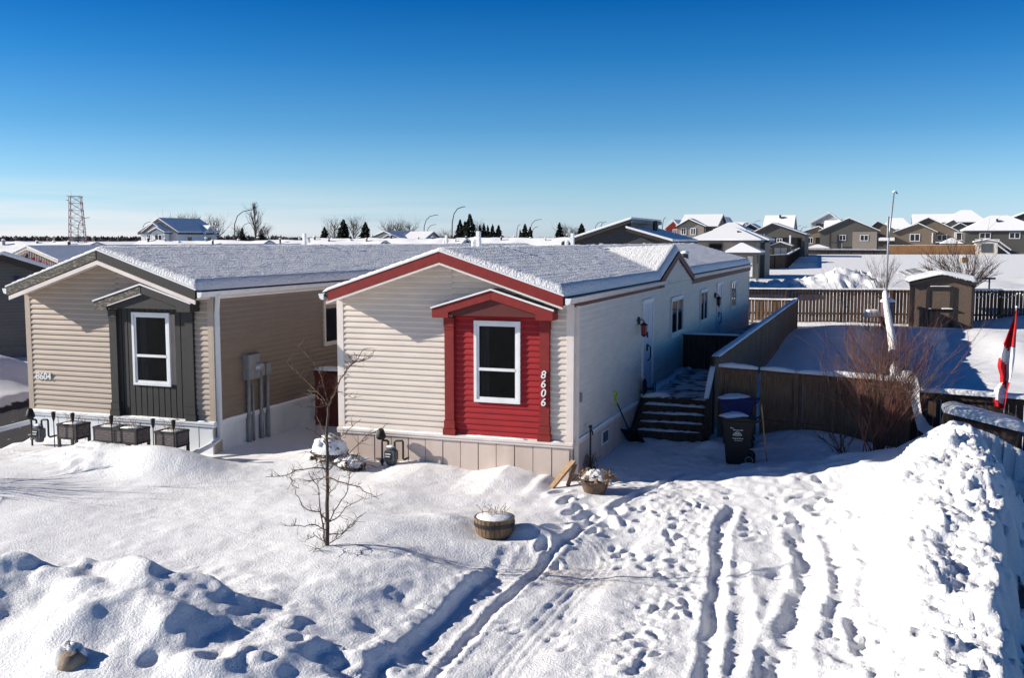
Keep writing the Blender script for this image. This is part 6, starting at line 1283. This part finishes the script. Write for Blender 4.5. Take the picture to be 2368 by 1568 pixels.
p_ = atd(2229, 607, 150); t = thing('plywood_box', 'small weathered plywood box on a stake out in the open field', 'box', (p_.x, p_.y, gz(p_.x, p_.y) - .1), 0); h = p_.z - t.location.z; b = MB(); b.box(-.08, -.06, 0, .08, .06, h); b.build('stake', WOOD, t); b = MB(); b.box(-.42, -.3, h, .42, .3, h + .8); b.build('box', WOOD_B, t, bevel=.03); b = MB(); snowblob(b, (0, 0, h + .78), .42, .3, .12, 3); b.build('snow_cap', SNOW, t, smooth=True)

# ------------------------------------------------------------------ daylight and camera
EL = R(23.0); SX, SY = -.9992, .041
w = bpy.data.worlds.new('World'); S.world = w; w.use_nodes = True
nt = w.node_tree; N = nt.nodes; K = nt.links; bg = N['Background']
sky = N.new('ShaderNodeTexSky'); sky.sky_type = 'NISHITA'; sky.sun_disc = False
sky.sun_elevation = EL; sky.sun_rotation = math.atan2(SX, SY); sky.air_density = 1.0; sky.dust_density = .3; sky.ozone_density = 2.5
tc = N.new('ShaderNodeTexCoord'); sp = N.new('ShaderNodeSeparateXYZ'); K.new(tc.outputs['Generated'], sp.inputs[0])
ra = N.new('ShaderNodeValToRGB'); e = ra.color_ramp.elements
e[0].position = 0.0; e[0].color = (1.92, 2.44, 4.1, 1)
e[1].position = 1.0; e[1].color = (.09, .40, .86, 1)
for p, c in ((.045, (1.42, 2.02, 2.95, 1)), (.107, (.62, 1.42, 2.26, 1)), (.17, (.20, 1.05, 1.98, 1)), (.225, (.030, .74, 1.70, 1)), (.45, (.08, .42, .92, 1))):
    q = e.new(p); q.color = c
K.new(sp.outputs['Z'], ra.inputs[0])
# a thin streak of cloud low on the left
mp = N.new('ShaderNodeMapping'); mp.inputs['Scale'].default_value = (2.5, 2.5, 60); K.new(tc.outputs['Generated'], mp.inputs[0])
ns = N.new('ShaderNodeTexNoise'); ns.inputs['Scale'].default_value = 1.6; ns.inputs['Detail'].default_value = 5; K.new(mp.outputs[0], ns.inputs['Vector'])
r2 = N.new('ShaderNodeValToRGB'); r2.color_ramp.elements[0].position = .32; r2.color_ramp.elements[1].position = .55; K.new(ns.outputs['Fac'], r2.inputs[0])
r3 = N.new('ShaderNodeValToRGB'); f = r3.color_ramp.elements; f[0].position = .0; f[0].color = (1, 1, 1, 1); f[1].position = .06; f[1].color = (0, 0, 0, 1); K.new(sp.outputs['Z'], r3.inputs[0])
mxx = N.new('ShaderNodeMapRange'); mxx.inputs['From Min'].default_value = .1; mxx.inputs['From Max'].default_value = -.45; K.new(sp.outputs['X'], mxx.inputs['Value'])
m1 = N.new('ShaderNodeMath'); m1.operation = 'MULTIPLY'; K.new(r2.outputs[0], m1.inputs[0]); K.new(r3.outputs[0], m1.inputs[1])
m2 = N.new('ShaderNodeMath'); m2.operation = 'MULTIPLY'; K.new(m1.outputs[0], m2.inputs[0]); K.new(mxx.outputs[0], m2.inputs[1])
mu = N.new('ShaderNodeMix'); mu.data_type = 'RGBA'; mu.blend_type = 'MULTIPLY'; mu.inputs[0].default_value = 1; K.new(sky.outputs[0], mu.inputs[6]); K.new(ra.outputs[0], mu.inputs[7])
cl = N.new('ShaderNodeMix'); cl.data_type = 'RGBA'; K.new(m2.outputs[0], cl.inputs[0]); K.new(mu.outputs[2], cl.inputs[6]); cl.inputs[7].default_value = (15.0, 15.3, 15.6, 1)
K.new(cl.outputs[2], bg.inputs['Color']); bg.inputs['Strength'].default_value = .040
sl = bpy.data.lights.new('sun', 'SUN'); sl.energy = 5.0; sl.angle = R(.5); sl.color = (1, .925, .82)
so = bpy.data.objects.new('sun', sl); COL.objects.link(so)
d = Vector((SX * math.cos(EL), SY * math.cos(EL), math.sin(EL))); so.rotation_euler = d.to_track_quat('Z', 'Y').to_euler(); so.location = d * 60
ca = bpy.data.cameras.new('camera'); ca.sensor_width = 36; ca.lens = FV / 2368 * 36; ca.clip_end = 9000; ca.clip_start = .1
co = bpy.data.objects.new('camera', ca); COL.objects.link(co); co.location = (0, 0, H); co.rotation_euler = (R(90) - PIT, 0, 0)
S.camera = co
S.view_settings.view_transform = 'Standard'; S.view_settings.look = 'None'; S.view_settings.exposure = .56; S.view_settings.gamma = 1
S.cycles.max_bounces = 6; S.cycles.diffuse_bounces = 3; S.cycles.transparent_max_bounces = 8
